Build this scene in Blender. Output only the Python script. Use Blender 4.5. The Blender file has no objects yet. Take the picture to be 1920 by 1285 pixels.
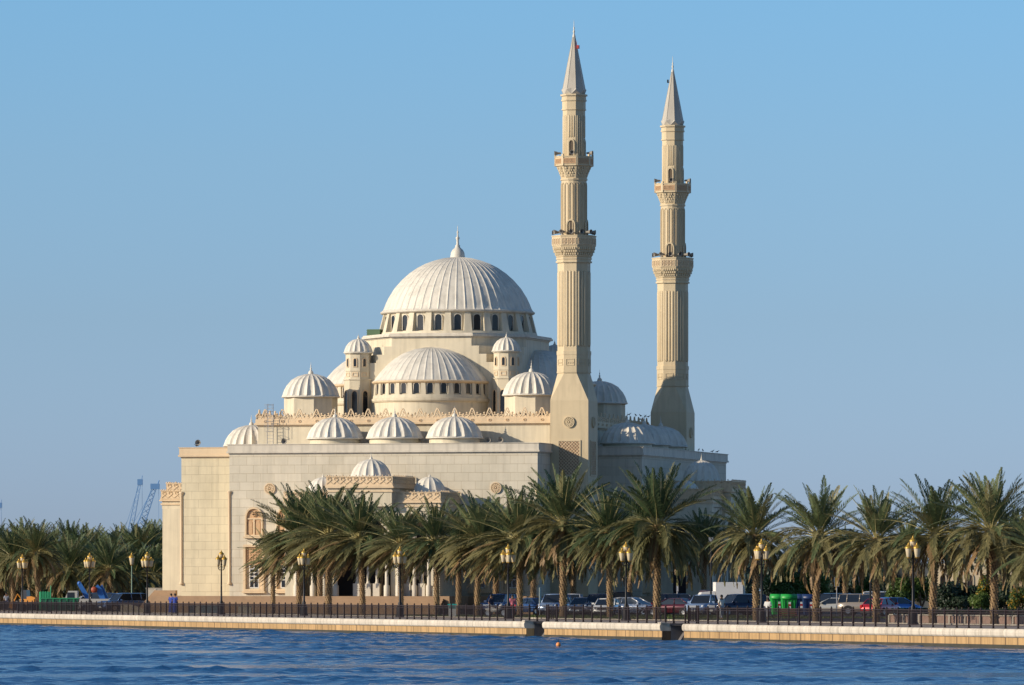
import bpy, math, random
import numpy as np
from math import sin, cos, pi, radians, sqrt, atan2
from mathutils import Matrix, Vector
R = random.Random(11)
SC = bpy.context.scene
COL = SC.collection
# ---------------------------------------------------------------- camera / survey constants
F = 11800.0; HOR = 1103.0; ZC = 3.3
TH = radians(14.5)
CX, CY = -5.0, 579.4                      # centre of the great dome
NX, NY = .9486, .317                      # quay normal (inland)
TX, TY = .317, -.9486                     # along the quay, towards the right
WD = 134.8
G0 = 1.07                                 # promenade level

def on_line(px, d):                       # survey: sight line px meets the line d metres inland of the quay edge
    k = (px-960)/F
    Y = (WD+d)/(NX*k+NY)
    return k*Y, Y
def at_depth(px, Y): return (px-960)/F*Y, Y
def zat(py, Y): return ZC+(HOR-py)*Y/F
def tq(px, d=0):
    X, Y = on_line(px, d); return X*TX+Y*TY
def quay(d, t): return (NX*(WD+d)+TX*t, NY*(WD+d)+TY*t)
def loc(u, v): return (CX+cos(TH)*u+sin(TH)*v, CY-sin(TH)*u+cos(TH)*v)

# ---------------------------------------------------------------- tags
def tag(o, label=None, cat=None, group=None, kind=None):
    if label: o['label'] = label
    if cat: o['category'] = cat
    if group: o['group'] = group
    if kind: o['kind'] = kind
    return o
def thing(name, label, cat, at=(0, 0, 0), rz=0, group=None, kind=None):
    o = bpy.data.objects.new(name, None); COL.objects.link(o)
    o.location = at; o.rotation_euler = (0, 0, rz); o.empty_display_size = .2
    return tag(o, label, cat, group, kind)
KIDS = {}
def link(o, parent=None):
    COL.objects.link(o)
    if parent is not None:
        o.parent = parent; KIDS.setdefault(parent.name, []).append(o)
    return o
def dup(root, at, rz=0, sc=1, label=None, group=None):
    def cp(o, par):
        c = o.copy(); COL.objects.link(c)
        if par is not None:
            c.parent = par; KIDS.setdefault(par.name, []).append(c)
        for k in list(KIDS.get(o.name, [])): cp(k, c)
        return c
    r = cp(root, None)
    r.location = at; r.rotation_euler = (0, 0, rz); r.scale = (sc, sc, sc)
    return tag(r, label, None, group)

# ---------------------------------------------------------------- materials
def mat(name, col, rough=.7, metal=0, spec=.4, var=0, vscale=1.0, bump=0, bscale=8, emit=None):
    m = bpy.data.materials.new(name); m.use_nodes = True
    nt = m.node_tree; b = nt.nodes['Principled BSDF']
    b.inputs['Base Color'].default_value = (*col, 1)
    b.inputs['Roughness'].default_value = rough
    b.inputs['Metallic'].default_value = metal
    b.inputs['Specular IOR Level'].default_value = spec
    if var or bump:
        tc = nt.nodes.new('ShaderNodeTexCoord')
    if var:
        n = nt.nodes.new('ShaderNodeTexNoise'); n.inputs['Scale'].default_value = vscale
        n.inputs['Detail'].default_value = 8; n.inputs['Roughness'].default_value = .65
        nt.links.new(tc.outputs['Object'], n.inputs['Vector'])
        mr = nt.nodes.new('ShaderNodeMapRange')
        mr.inputs['From Min'].default_value = .3; mr.inputs['From Max'].default_value = .7
        mr.inputs['To Min'].default_value = 1-var; mr.inputs['To Max'].default_value = 1+var
        nt.links.new(n.outputs['Fac'], mr.inputs['Value'])
        vm = nt.nodes.new('ShaderNodeVectorMath'); vm.operation = 'SCALE'
        vm.inputs[0].default_value = col
        nt.links.new(mr.outputs['Result'], vm.inputs['Scale'])
        nt.links.new(vm.outputs['Vector'], b.inputs['Base Color'])
    if bump:
        n2 = nt.nodes.new('ShaderNodeTexNoise'); n2.inputs['Scale'].default_value = bscale
        n2.inputs['Detail'].default_value = 5
        nt.links.new(tc.outputs['Object'], n2.inputs['Vector'])
        bp = nt.nodes.new('ShaderNodeBump'); bp.inputs['Strength'].default_value = bump
        bp.inputs['Distance'].default_value = .05
        nt.links.new(n2.outputs['Fac'], bp.inputs['Height'])
        nt.links.new(bp.outputs['Normal'], b.inputs['Normal'])
    if emit:
        b.inputs['Emission Color'].default_value = (*emit[0], 1)
        b.inputs['Emission Strength'].default_value = emit[1]
    return m

def block_mat(name, c1, c2, mortar, bw, bh, ms=.012, axis='sum', off=.5, var=.08, streak=0):
    m = mat(name, c1, .75, 0, .3)
    nt = m.node_tree; b = nt.nodes['Principled BSDF']; N = nt.nodes.new; L = nt.links.new
    tc = N('ShaderNodeTexCoord'); sp = N('ShaderNodeSeparateXYZ'); L(tc.outputs['Object'], sp.inputs[0])
    cb = N('ShaderNodeCombineXYZ')
    if axis == 'sum':
        ad = N('ShaderNodeMath'); ad.operation = 'ADD'
        L(sp.outputs[0], ad.inputs[0]); L(sp.outputs[1], ad.inputs[1]); L(ad.outputs[0], cb.inputs[0])
        L(sp.outputs[2], cb.inputs[1])
    else:
        L(sp.outputs[0], cb.inputs[0]); L(sp.outputs[2 if axis == 'xz' else 1], cb.inputs[1])
    br = N('ShaderNodeTexBrick'); L(cb.outputs[0], br.inputs['Vector'])
    br.offset = off
    br.inputs['Color1'].default_value = (*c1, 1); br.inputs['Color2'].default_value = (*c2, 1)
    br.inputs['Mortar'].default_value = (*mortar, 1); br.inputs['Scale'].default_value = 1
    br.inputs['Brick Width'].default_value = bw; br.inputs['Row Height'].default_value = bh
    br.inputs['Mortar Size'].default_value = ms; br.inputs['Mortar Smooth'].default_value = .3
    n = N('ShaderNodeTexNoise'); n.inputs['Scale'].default_value = .35; n.inputs['Detail'].default_value = 9
    n.inputs['Roughness'].default_value = .7
    L(tc.outputs['Object'], n.inputs['Vector'])
    mr = N('ShaderNodeMapRange'); mr.inputs['From Min'].default_value = .3; mr.inputs['From Max'].default_value = .7
    mr.inputs['To Min'].default_value = 1-var; mr.inputs['To Max'].default_value = 1+var
    L(n.outputs['Fac'], mr.inputs['Value'])
    vm = N('ShaderNodeVectorMath'); vm.operation = 'SCALE'
    L(br.outputs['Color'], vm.inputs[0]); L(mr.outputs[0], vm.inputs['Scale'])
    out = vm.outputs['Vector']
    if streak:
        mp = N('ShaderNodeMapping'); mp.inputs['Scale'].default_value = (2.2, 2.2, .12)
        L(tc.outputs['Object'], mp.inputs['Vector'])
        n3 = N('ShaderNodeTexNoise'); n3.inputs['Scale'].default_value = 1; n3.inputs['Detail'].default_value = 6
        L(mp.outputs[0], n3.inputs['Vector'])
        m3 = N('ShaderNodeMapRange'); m3.inputs['From Min'].default_value = .45; m3.inputs['From Max'].default_value = .75
        m3.inputs['To Min'].default_value = 1; m3.inputs['To Max'].default_value = 1-streak
        L(n3.outputs['Fac'], m3.inputs['Value'])
        v3 = N('ShaderNodeVectorMath'); v3.operation = 'SCALE'
        L(out, v3.inputs[0]); L(m3.outputs[0], v3.inputs['Scale']); out = v3.outputs['Vector']
    L(out, b.inputs['Base Color'])
    bp = N('ShaderNodeBump'); bp.inputs['Strength'].default_value = .5; bp.inputs['Distance'].default_value = .02
    bp.invert = True
    L(br.outputs['Fac'], bp.inputs['Height']); L(bp.outputs[0], b.inputs['Normal'])
    return m

def streak_mat(name, col, streak=.18, var=.07, rough=.6, sc=(2.5, 2.5, .15)):
    m = mat(name, col, rough, 0, .35, var, .5)
    nt = m.node_tree; b = nt.nodes['Principled BSDF']; N = nt.nodes.new; L = nt.links.new
    src = b.inputs['Base Color'].links[0].from_socket
    tc = N('ShaderNodeTexCoord'); mp = N('ShaderNodeMapping'); mp.inputs['Scale'].default_value = sc
    L(tc.outputs['Object'], mp.inputs['Vector'])
    n3 = N('ShaderNodeTexNoise'); n3.inputs['Scale'].default_value = 1; n3.inputs['Detail'].default_value = 6
    L(mp.outputs[0], n3.inputs['Vector'])
    m3 = N('ShaderNodeMapRange'); m3.inputs['From Min'].default_value = .45; m3.inputs['From Max'].default_value = .75
    m3.inputs['To Min'].default_value = 1; m3.inputs['To Max'].default_value = 1-streak
    L(n3.outputs['Fac'], m3.inputs['Value'])
    v3 = N('ShaderNodeVectorMath'); v3.operation = 'SCALE'
    L(src, v3.inputs[0]); L(m3.outputs[0], v3.inputs['Scale']); L(v3.outputs['Vector'], b.inputs['Base Color'])
    return m

def leaf_mat(name, col, col2, trans=.25, sc=.8, rough=.5):
    m = bpy.data.materials.new(name); m.use_nodes = True
    nt = m.node_tree; b = nt.nodes['Principled BSDF']; N = nt.nodes.new; L = nt.links.new
    tc = N('ShaderNodeTexCoord'); oi = N('ShaderNodeObjectInfo')
    n = N('ShaderNodeTexNoise'); n.inputs['Scale'].default_value = sc; n.inputs['Detail'].default_value = 4
    L(tc.outputs['Object'], n.inputs['Vector'])
    ad = N('ShaderNodeMath'); ad.operation = 'MULTIPLY_ADD'
    ad.inputs[1].default_value = .35; L(oi.outputs['Random'], ad.inputs[0]); L(n.outputs['Fac'], ad.inputs[2])
    mr = N('ShaderNodeMapRange'); mr.inputs['From Min'].default_value = .4; mr.inputs['From Max'].default_value = .95
    L(ad.outputs[0], mr.inputs['Value'])
    mx = N('ShaderNodeMix'); mx.data_type = 'RGBA'
    L(mr.outputs[0], mx.inputs['Factor'])
    mx.inputs['A'].default_value = (*col, 1); mx.inputs['B'].default_value = (*col2, 1)
    L(mx.outputs['Result'], b.inputs['Base Color'])
    b.inputs['Roughness'].default_value = rough; b.inputs['Specular IOR Level'].default_value = .35
    tr = N('ShaderNodeBsdfTranslucent'); L(mx.outputs['Result'], tr.inputs['Color'])
    ms = N('ShaderNodeMixShader'); ms.inputs[0].default_value = trans
    L(b.outputs[0], ms.inputs[1]); L(tr.outputs[0], ms.inputs[2])
    L(ms.outputs[0], nt.nodes['Material Output'].inputs['Surface'])
    return m

# ---------------------------------------------------------------- mesh builder
class MB:
    def __init__(s):
        s.v = []; s.f = []; s.mi = []; s.sm = []; s.M = None; s.mat = 0; s.smooth = False
    def V(s, pts):
        b = len(s.v)
        if s.M is None: s.v.extend(tuple(p) for p in pts)
        else: s.v.extend(tuple(s.M @ Vector(p)) for p in pts)
        return b
    def Fc(s, f):
        s.f.append(f); s.mi.append(s.mat); s.sm.append(s.smooth)
    def box(s, x0, x1, y0, y1, z0, z1):
        b = s.V([(x0,y0,z0),(x1,y0,z0),(x1,y1,z0),(x0,y1,z0),(x0,y0,z1),(x1,y0,z1),(x1,y1,z1),(x0,y1,z1)])
        for q in ((0,3,2,1),(4,5,6,7),(0,1,5,4),(1,2,6,5),(2,3,7,6),(3,0,4,7)): s.Fc(tuple(b+i for i in q))
    def cbox(s, x, y, z, dx, dy, dz): s.box(x-dx/2, x+dx/2, y-dy/2, y+dy/2, z-dz/2, z+dz/2)
    def loft(s, rings, cap0=True, cap1=True, closed=True):
        n = len(rings[0]); bs = [s.V(r) for r in rings]
        for a, b in zip(bs, bs[1:]):
            for i in range(n if closed else n-1):
                j = (i+1) % n; s.Fc((a+i, a+j, b+j, b+i))
        if cap0: s.Fc(tuple(bs[0]+i for i in range(n))[::-1])
        if cap1: s.Fc(tuple(bs[-1]+i for i in range(n)))
    def frus(s, p0, z0, p1, z1, cap0=True, cap1=True):
        s.loft([[(x, y, z0) for x, y in p0], [(x, y, z1) for x, y in p1]], cap0, cap1)
    def prism(s, p, z0, z1): s.frus(p, z0, p, z1)
    def rev(s, prof, n=32, cx=0, cy=0, a0=0, a1=2*pi, rm=None, cap=False):
        full = abs(a1-a0-2*pi) < 1e-6
        k = n if full else n+1
        rings = []
        for r, z in prof:
            ring = []
            for i in range(k):
                a = a0+(a1-a0)*i/n
                rr = rm(i, a, r, z) if rm else r
                ring.append((cx+rr*cos(a), cy+rr*sin(a), z))
            rings.append(ring)
        s.loft(rings, cap, cap, closed=full)
    def tube(s, p0, p1, r0, r1=None, n=6, cap=True):
        r1 = r0 if r1 is None else r1
        p0 = Vector(p0); p1 = Vector(p1); d = (p1-p0)
        if d.length < 1e-6: return
        d.normalize(); a = d.orthogonal().normalized(); b = d.cross(a)
        rs = []
        for p, r in ((p0, r0), (p1, r1)):
            rs.append([p+(a*cos(2*pi*i/n)+b*sin(2*pi*i/n))*r for i in range(n)])
        s.loft(rs, cap, cap)
    def path(s, pts, r, n=5, closed=False):
        pts = [Vector(p) for p in pts]
        m = len(pts)
        rr = r if isinstance(r, (list, tuple)) else [r]*m
        rs = []; up = None
        for i, p in enumerate(pts):
            d = (pts[min(i+1, m-1)]-pts[max(i-1, 0)]).normalized()
            if up is None: a = d.orthogonal().normalized()
            else: a = (up-d*up.dot(d)).normalized()
            up = a; b = d.cross(a)
            rs.append([p+(a*cos(2*pi*k/n)+b*sin(2*pi*k/n))*rr[i] for k in range(n)])
        s.loft(rs)
    def ball(s, c, r, n=8, m=6, sz=1):
        prof = [(max(.001, r*sin(pi*i/m)), c[2]-r*sz*cos(pi*i/m)) for i in range(m+1)]
        s.rev(prof, n, c[0], c[1])
    def plate(s, poly, y0, y1):           # polygon in x,z extruded along y
        n = len(poly)
        s.loft([[(x, y0, z) for x, z in poly], [(x, y1, z) for x, z in poly]])
    def ring(s, po, pi_, y0, y1, closed=True):   # flat frame between two outlines of equal count
        n = len(po)
        a = s.V([(x, y0, z) for x, z in po]); b = s.V([(x, y0, z) for x, z in pi_])
        c = s.V([(x, y1, z) for x, z in po]); d = s.V([(x, y1, z) for x, z in pi_])
        for i in range(n if closed else n-1):
            j = (i+1) % n
            s.Fc((a+i, a+j, b+j, b+i)); s.Fc((c+j, c+i, d+i, d+j))
            s.Fc((a+j, a+i, c+i, c+j)); s.Fc((b+i, b+j, d+j, d+i))
    def build(s, name, mats, parent=None, smooth=None, fix=True):
        me = bpy.data.meshes.new(name)
        me.from_pydata(s.v, [], s.f)
        if not isinstance(mats, (list, tuple)): mats = [mats]
        for m in mats: me.materials.append(m)
        me.polygons.foreach_set('material_index', s.mi)
        me.polygons.foreach_set('use_smooth', [bool(x) for x in s.sm] if smooth is None else [smooth]*len(s.f))
        me.update()
        if fix:
            import bmesh
            bm = bmesh.new(); bm.from_mesh(me)
            bmesh.ops.recalc_face_normals(bm, faces=bm.faces); bm.to_mesh(me); bm.free()
        o = bpy.data.objects.new(name, me)
        return link(o, parent)

def ngon(n, r, cx=0, cy=0, a0=0):
    return [(cx+r*cos(a0+2*pi*i/n), cy+r*sin(a0+2*pi*i/n)) for i in range(n)]
def octo(a, cx=0, cy=0):                  # octagon of apothem a, faces on the axes
    return ngon(8, a/cos(pi/8), cx, cy, pi/8)
def rect(x0, x1, y0, y1): return [(x0, y0), (x1, y0), (x1, y1), (x0, y1)]
def arch(w, h, k=1.0, n=6, z0=0, x0=0):   # pointed arch outline, spring at h - k*w/2*1.2
    hw = w/2; rise = hw*1.15*k; hs = h-rise
    pts = [(x0-hw, z0), (x0+hw, z0)]
    for i in range(n+1):
        t = i/n; pts.append((x0+hw*cos(t*pi/2)**.85 if t < 1 else x0, z0+hs+rise*sin(t*pi/2)**1.05))
    for i in range(n-1, -1, -1):
        t = i/n; pts.append((x0-hw*cos(t*pi/2)**.85, z0+hs+rise*sin(t*pi/2)**1.05))
    return pts
def rotz(a, x=0, y=0, z=0): return Matrix.Translation((x, y, z)) @ Matrix.Rotation(a, 4, 'Z')

# ---------------------------------------------------------------- palette
CREAM = (.63, .57, .455); CREAM2 = (.575, .52, .41)
M = {}
M['blocks'] = block_mat('stone_blocks', CREAM, CREAM2, (.42, .35, .24), 1.27, .747, .013, var=.08, streak=.14)
M['blocks_warm'] = block_mat('stone_blocks_warm', (.66, .575, .40), (.63, .55, .385), (.46, .39, .27), 1.24, .747, .013, var=.09, streak=.14)
M['plaster'] = streak_mat('cream_plaster', (.63, .555, .41), .22, .08)
M['cornice'] = streak_mat('cornice_plaster', (.62, .56, .46), .26, .06)
M['peach'] = streak_mat('peach_trim', (.68, .52, .335), .12, .07)
M['terra'] = mat('carved_terracotta', (.56, .36, .20), .7, var=.12, vscale=3)
M['minar'] = streak_mat('minaret_stone', (.60, .485, .31), .16, .06)
M['dome'] = streak_mat('dome_shell', (.69, .64, .54), .22, .10, .55)
M['spire'] = streak_mat('spire_shell', (.46, .42, .35), .16, .07, .55)
M['glass'] = mat('dark_glass', (.012, .014, .018), .15, 0, .5)
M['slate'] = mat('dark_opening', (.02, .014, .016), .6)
M['white'] = mat('white_paint', (.72, .70, .66), .5, var=.05)
M['plinth'] = mat('brown_plinth', (.34, .22, .13), .7, var=.12, vscale=1.5)
M['iron'] = mat('black_iron', (.012, .012, .014), .45, .3)
M['grey'] = mat('grey_metal', (.32, .32, .33), .5, .4)
# ================================================================ MOSQUE
mosque = thing('mosque', 'large cream stone mosque with one great ribbed dome and many smaller domes behind the palms', 'mosque', (CX, CY, 0), -TH)
ZT = 2.6          # terrace
ZP = 16.05        # top of the aisle parapet
b = MB(); foot = [(-14.1,-25.6),(14.1,-25.6),(14.1,-9.2),(19.6,-9.2),(19.6,25.6),(-14.1,25.6)]
b.prism(foot, ZT-.3, 15.15)
lw = b.build('lower_wall', M['blocks'], mosque)
b = MB(); b.box(-19.6, -14.102, -22.3, 25.6, ZT-.3, 14.93)
wl = b.build('side_wall', M['blocks_warm'], mosque); wl['label'] = 'warmer stone wall set back at the left end'
# parapet band: groove then heavy band
def off_poly(poly, d):
    n = len(poly); out = []
    for i in range(n):
        p0 = Vector(poly[i-1]); p1 = Vector(poly[i]); p2 = Vector(poly[(i+1) % n])
        e1 = (p1-p0).normalized(); e2 = (p2-p1).normalized()
        n1 = Vector((e1.y, -e1.x)); n2 = Vector((e2.y, -e2.x))
        k = (n1+n2); k = k/(k.dot(n1))
        out.append(tuple(p1+k*d))
    return out
b = MB()
b.prism(off_poly(foot, .06), 15.153, 15.25)
b.prism(off_poly(foot, .22), 15.253, 15.42)
b.prism(off_poly(foot, .14), 15.423, ZP-.06)
b.prism(off_poly(foot, .2), ZP-.058, ZP)
b.build('parapet', M['cornice'], mosque)
b = MB(); q = rect(-19.6, -14.33, -22.3, 25.6)
b.prism(off_poly(q, .06), 14.933, 15.03); b.prism(off_poly(q, .24), 15.033, 15.2)
b.prism(off_poly(q, .16), 15.203, 15.82); b.prism(off_poly(q, .22), 15.823, 15.88)
b.build('parapet', M['peach'], mosque)
# corner colonettes in the notched corners
for u, v, z0, z1, nm in ((-14.1, -25.6, 3.6, 11.9, 0), (-19.6, -22.3, 3.6, 11.9, 1), (14.1, -25.6, 3.6, 11.9, 0)):
    b = MB(); b.smooth = True
    b.rev([(.21, z0), (.21, z0+.12), (.13, z0+.3), (.13, z1-.35), (.2, z1-.15), (.22, z1)], 14, u, v, cap=True)
    b.build('colonette', M['peach'], mosque)

# ---- windows of the front wall
def wall_window(u, v, z, lower, face=0):
    """u,v centre on the wall, z sill height"""
    T = rotz(face, u, v, z)
    b = MB(); b.M = T
    if not lower:
        w, h = 1.35, 2.35
        b.ring(arch(w+.28, h+.22, 1, 6), [(x, zz+.12) for x, zz in arch(w, h-.05, 1, 6)], -.2, 0)
        b.box(-w/2-.28, w/2+.28, -.3, 0, -.16, -.02)
        b.box(-w/2, w/2, -.12, 0, 1.48, 1.6); b.box(-.07, .07, -.12, 0, .12, 1.48)
        fr = b.build('window', M['peach'], mosque)
        b = MB(); b.M = T; b.plate([(x, zz+.1) for x, zz in arch(w-.02, h-.02, 1, 6)], -.03, -.005)
        b.smooth = True
        b.M = T @ Matrix.Translation((0, -.1, 1.93)) @ Matrix.Rotation(pi/2, 4, 'X'); b.rev([(.2, 0), (.2, .06), (.1, .08), (.1, .02)], 12)
        b.build('carved_panel', M['terra'], fr)
        b = MB(); b.M = T
        for s in (-1, 1): b.plate(arch(.36, 1.15, 1, 5, .2, s*.36), -.07, -.034)
        b.build('pane', M['terra'], fr)
    else:
        w, h = 1.5, 3.9
        b.ring([(-w/2-.2,0),(w/2+.2,0),(w/2+.2,h+.2),(-w/2-.2,h+.2)], [(-w/2,.16),(w/2,.16),(w/2,h),(-w/2,h)], -.24, 0)
        b.box(-w/2-.3, w/2+.3, -.34, 0, -.18, -.02)
        fr = b.build('window', M['peach'], mosque)
        b = MB(); b.M = T; b.box(-w/2+.002, w/2-.002, -.05, -.005, 2.3, h-.002)
        for i in range(6):
            for k in range(6): b.cbox(-.6+i*.24, -.08, 2.5+k*.24, .12, .06, .12)
        b.build('carved_panel', M['terra'], fr)
        b = MB(); b.M = T; b.box(-.38, .38, -.03, -.006, .3, 2.28)
        b.build('pane', M['glass'], fr)
        b = MB(); b.M = T
        for x in (-.4, 0, .4): b.box(x-.03, x+.03, -.06, -.032, .28, 2.28)
        for zz in (.3, .98, 1.3, 1.62, 1.95): b.box(-.43, .43, -.063, -.034, zz-.03, zz+.03)
        b.build('glazing_bar', M['white'], fr)
        b = MB(); b.M = T; b.box(-w/2+.002, -.44, -.04, -.006, .17, 2.29); b.box(.44, w/2-.002, -.04, -.006, .17, 2.29)
        b.build('jamb_panel', M['peach'], fr)
for u in (-11.8, -8.9, 8.9, 11.8):
    wall_window(u, -25.6, 7.9, False); wall_window(u, -25.6, 3.05, True)
for v in (-5.9, -8.0, 8, 12, 16, 20):
    wall_window(19.6, v, 7.9, False, pi/2); wall_window(19.6, v, 3.05, True, pi/2)
def medallion(u, v, z, r, face, par, m='terra'):
    b = MB(); T = rotz(face, u, v, z) @ Matrix.Rotation(pi/2, 4, 'X'); b.M = T
    b.rev([(.01, .05), (r*.8, .05), (r*.84, .14), (r, .14), (r, -.01)], 24)
    for i in range(12):
        a = i*pi/6
        b.tube((r*.3*cos(a), r*.3*sin(a), .1), (r*.76*cos(a+.4), r*.76*sin(a+.4), .1), .045*r/.5, n=5)
        b.tube((r*.3*cos(a), r*.3*sin(a), .11), (r*.76*cos(a-.4), r*.76*sin(a-.4), .11), .045*r/.5, n=5)
    b.ball((0, 0, .08), r*.2, 8, 5)
    return b.build('medallion', M[m], par)
for u in (-10.35, 10.35): medallion(u, -25.6, 12.1, .5, 0, mosque, 'peach')

# ---- ribbed domes
def ribbed(b, prof, n, amp, cx=0, cy=0, a0=0, a1=2*pi, width=1, sub=6, eave=None, zc=0):
    """narrow raised ribs along the meridians"""
    frac = (a1-a0)/(2*pi); nn = int(round(n*frac))*sub
    def rm(i, a, r, z):
        k = i % sub
        w = 1.0 if k == 0 else (.18 if k in (1, sub-1) else 0)
        return r+amp*w*min(1, r/.8)
    b.smooth = False
    b.rev(prof, nn, cx, cy, a0, a1, rm)
def finial(par, cx, cy, z, s, m='dome'):
    b = MB(); b.smooth = True
    b.rev([(.001,z-.12*s),(.36*s,z-.1*s),(.40*s,z+.05*s),(.34*s,z+.3*s),(.16*s,z+.48*s),(.09*s,z+.62*s),(.13*s,z+.7*s),(.15*s,z+.78*s),(.07*s,z+.88*s),
           (.05*s,z+1.05*s),(.09*s,z+1.15*s),(.03*s,z+1.25*s),(.02*s,z+1.6*s),(.001,z+1.75*s)], 12, cx, cy)
    return b.build('finial', M[m], par)

# central octagonal body, corbelled steps
def oc(h, a, w, k): return [(h,-a),(w,-k),(w,k),(h,a),(-h,a),(-w,k),(-w,-k),(-h,-a)]
b = MB()
for z0, z1, h, k in ((18, 23.75, 6.2, 6.7), (23.75, 24.5, 5.15, 5.7), (24.5, 25.25, 4.45, 5.0), (25.25, 26.0, 3.75, 4.25)):
    b.prism(oc(h, 9.2, 7.6, k), z0, z1)
b.build('central_body', M['plaster'], mosque)
b = MB(); b.prism(oc(3.78, 9.28, 7.72, 4.25), 26.003, 26.12); b.prism(oc(3.95, 9.5, 7.95, 4.35), 26.123, 26.3); b.prism(oc(3.9, 9.4, 7.85, 4.3), 26.303, 26.42)
b.build('ledge', M['cornice'], mosque)

def windowed_drum(par, cx, cy, rw, rb, z0, z1, n, a0, a1, bw, ww, wh, eave, mw='plaster', flare=1.0):
    """cylindrical drum with sloping buttresses and arched windows between"""
    b = MB(); seg = 72
    b.smooth = True
    b.rev([(rb+.12, z0-.3), (rb+.12, z0-.1)], seg, cx, cy, a0, a1)
    b.rev([(rb+.12, z0-.1), (rb+.02, z0-.08)], seg, cx, cy, a0, a1)
    b.rev([(rb, z0-.08), (rb-.05, z0+.22)], seg, cx, cy, a0, a1)
    b.rev([(rb-.05, z0+.22), (rw, z0+.24)], seg, cx, cy, a0, a1)
    b.rev([(rw, z0+.24), (rw, z1)], seg, cx, cy, a0, a1)
    dr = b.build('drum', M[mw], par)
    b = MB(); step = 2*pi/n; cnt = int(round((a1-a0)/step))
    for i in range(cnt+(0 if abs(a1-a0-2*pi) < 1e-6 else 1)):
        a = a0+step*i
        b.M = rotz(a, cx, cy)
        hb, ht = bw/2, bw*.36
        b.loft([[(rw-.1,-hb,z0+.15),(rb-.06,-hb,z0+.2),(rb-.06,hb,z0+.2),(rw-.1,hb,z0+.15)],
                [(rw-.1,-ht,z1),(rw+.16,-ht,z1),(rw+.16,ht,z1),(rw-.1,ht,z1)]])
        b.build('buttress', M[mw], dr); b = MB()
    for i in range(cnt):
        a = a0+step*(i+.5)
        T = rotz(a+pi/2, cx+(rw)*cos(a), cy+rw*sin(a), z0+.34)
        b = MB(); b.M = T; b.mat = 1
        b.plate(arch(ww, wh, .8, 5), -.05, .1)
        b.mat = 0
        b.ring(arch(ww+.12, wh+.06, .8, 5), arch(ww, wh, .8, 5), -.1, .1)
        b.build('window', [M['cornice'], M['glass']], dr)
    b = MB(); b.smooth = False
    e = eave
    b.rev([(rw, z1-.02), (rw+.15, z1), (e-.08, z1+.06), (e, z1+.14), (e, z1+.24), (e-.12, z1+.27)], seg*2, cx, cy, a0, a1)
    b.build('eave', M['peach'] if rw < 6 else M['cornice'], dr)
    return dr
# great dome
gd = windowed_drum(mosque, 0, 0, 6.72, 7.36, 26.5, 28.42, 24, pi/24, 2*pi+pi/24, .75, .62, 1.4, 7.12)
zb = 28.72
b = MB()
prof = [(7.0, zb-.05), (6.82, zb+.12), (6.7, zb+.36), (6.54, zb+.78), (6.3, zb+1.28), (5.78, zb+2.12), (5.06, zb+2.94), (4.36, zb+3.56), (3.66, zb+4.04), (2.92, zb+4.42), (2.1, zb+4.72), (1.3, zb+4.93), (.62, zb+5.02), (.2, zb+5.04)]
ribbed(b, prof, 52, .07, sub=8)
dm = b.build('dome', M['dome'], mosque)
b = MB(); b.smooth = True
z = zb+4.9
b.rev([(.66, z-.1), (.68, z+.15), (.62, z+.55), (.5, z+.8), (.28, z+1.0), (.2, z+1.12), (.24, z+1.2), (.13, z+1.3), (.11, z+1.7), (.17, z+1.85), (.18, z+1.95), (.08, z+2.05), (.06, z+2.35), (.1, z+2.45), (.03, z+2.6), (.02, z+3.0), (.001, z+3.1)], 20)
b.build('finial', M['dome'], dm)
# half domes
def half_dome(cx, cy, face, lab=None):
    a0, a1 = face-pi/2, face+pi/2
    r = 5.35
    b = MB(); b.smooth = True
    b.rev([(r-.12, 18.4), (r-.12, 20.05)], 60, cx, cy, a0, a1)
    b.rev([(r-.12, 20.05), (r+.05, 20.1), (r+.05, 20.2)], 60, cx, cy, a0, a1)
    base = b.build('apse_wall', M['plaster'], mosque)
    windowed_drum(mosque, cx, cy, r-.3, r-.02, 20.5, 21.75, 26, a0+1e-5, a1-1e-5, .55, .5, .92, r+.04)
    zb = 22.02
    b = MB()
    prof = [(5.28, zb-.04), (5.12, zb+.1), (4.9, zb+.4), (4.55, zb+.85), (4.0, zb+1.45), (3.3, zb+2.05), (2.5, zb+2.55), (1.6, zb+2.9), (.7, zb+3.08), (.15, zb+3.12)]
    ribbed(b, prof, 44, .065, cx, cy, a0, a1, sub=6)
    b.build('half_dome', M['dome'], mosque)
half_dome(0, -9.2, -pi/2); half_dome(0, 9.2, pi/2); half_dome(7.6, 0, 0); half_dome(-7.6, 0, pi)

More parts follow.
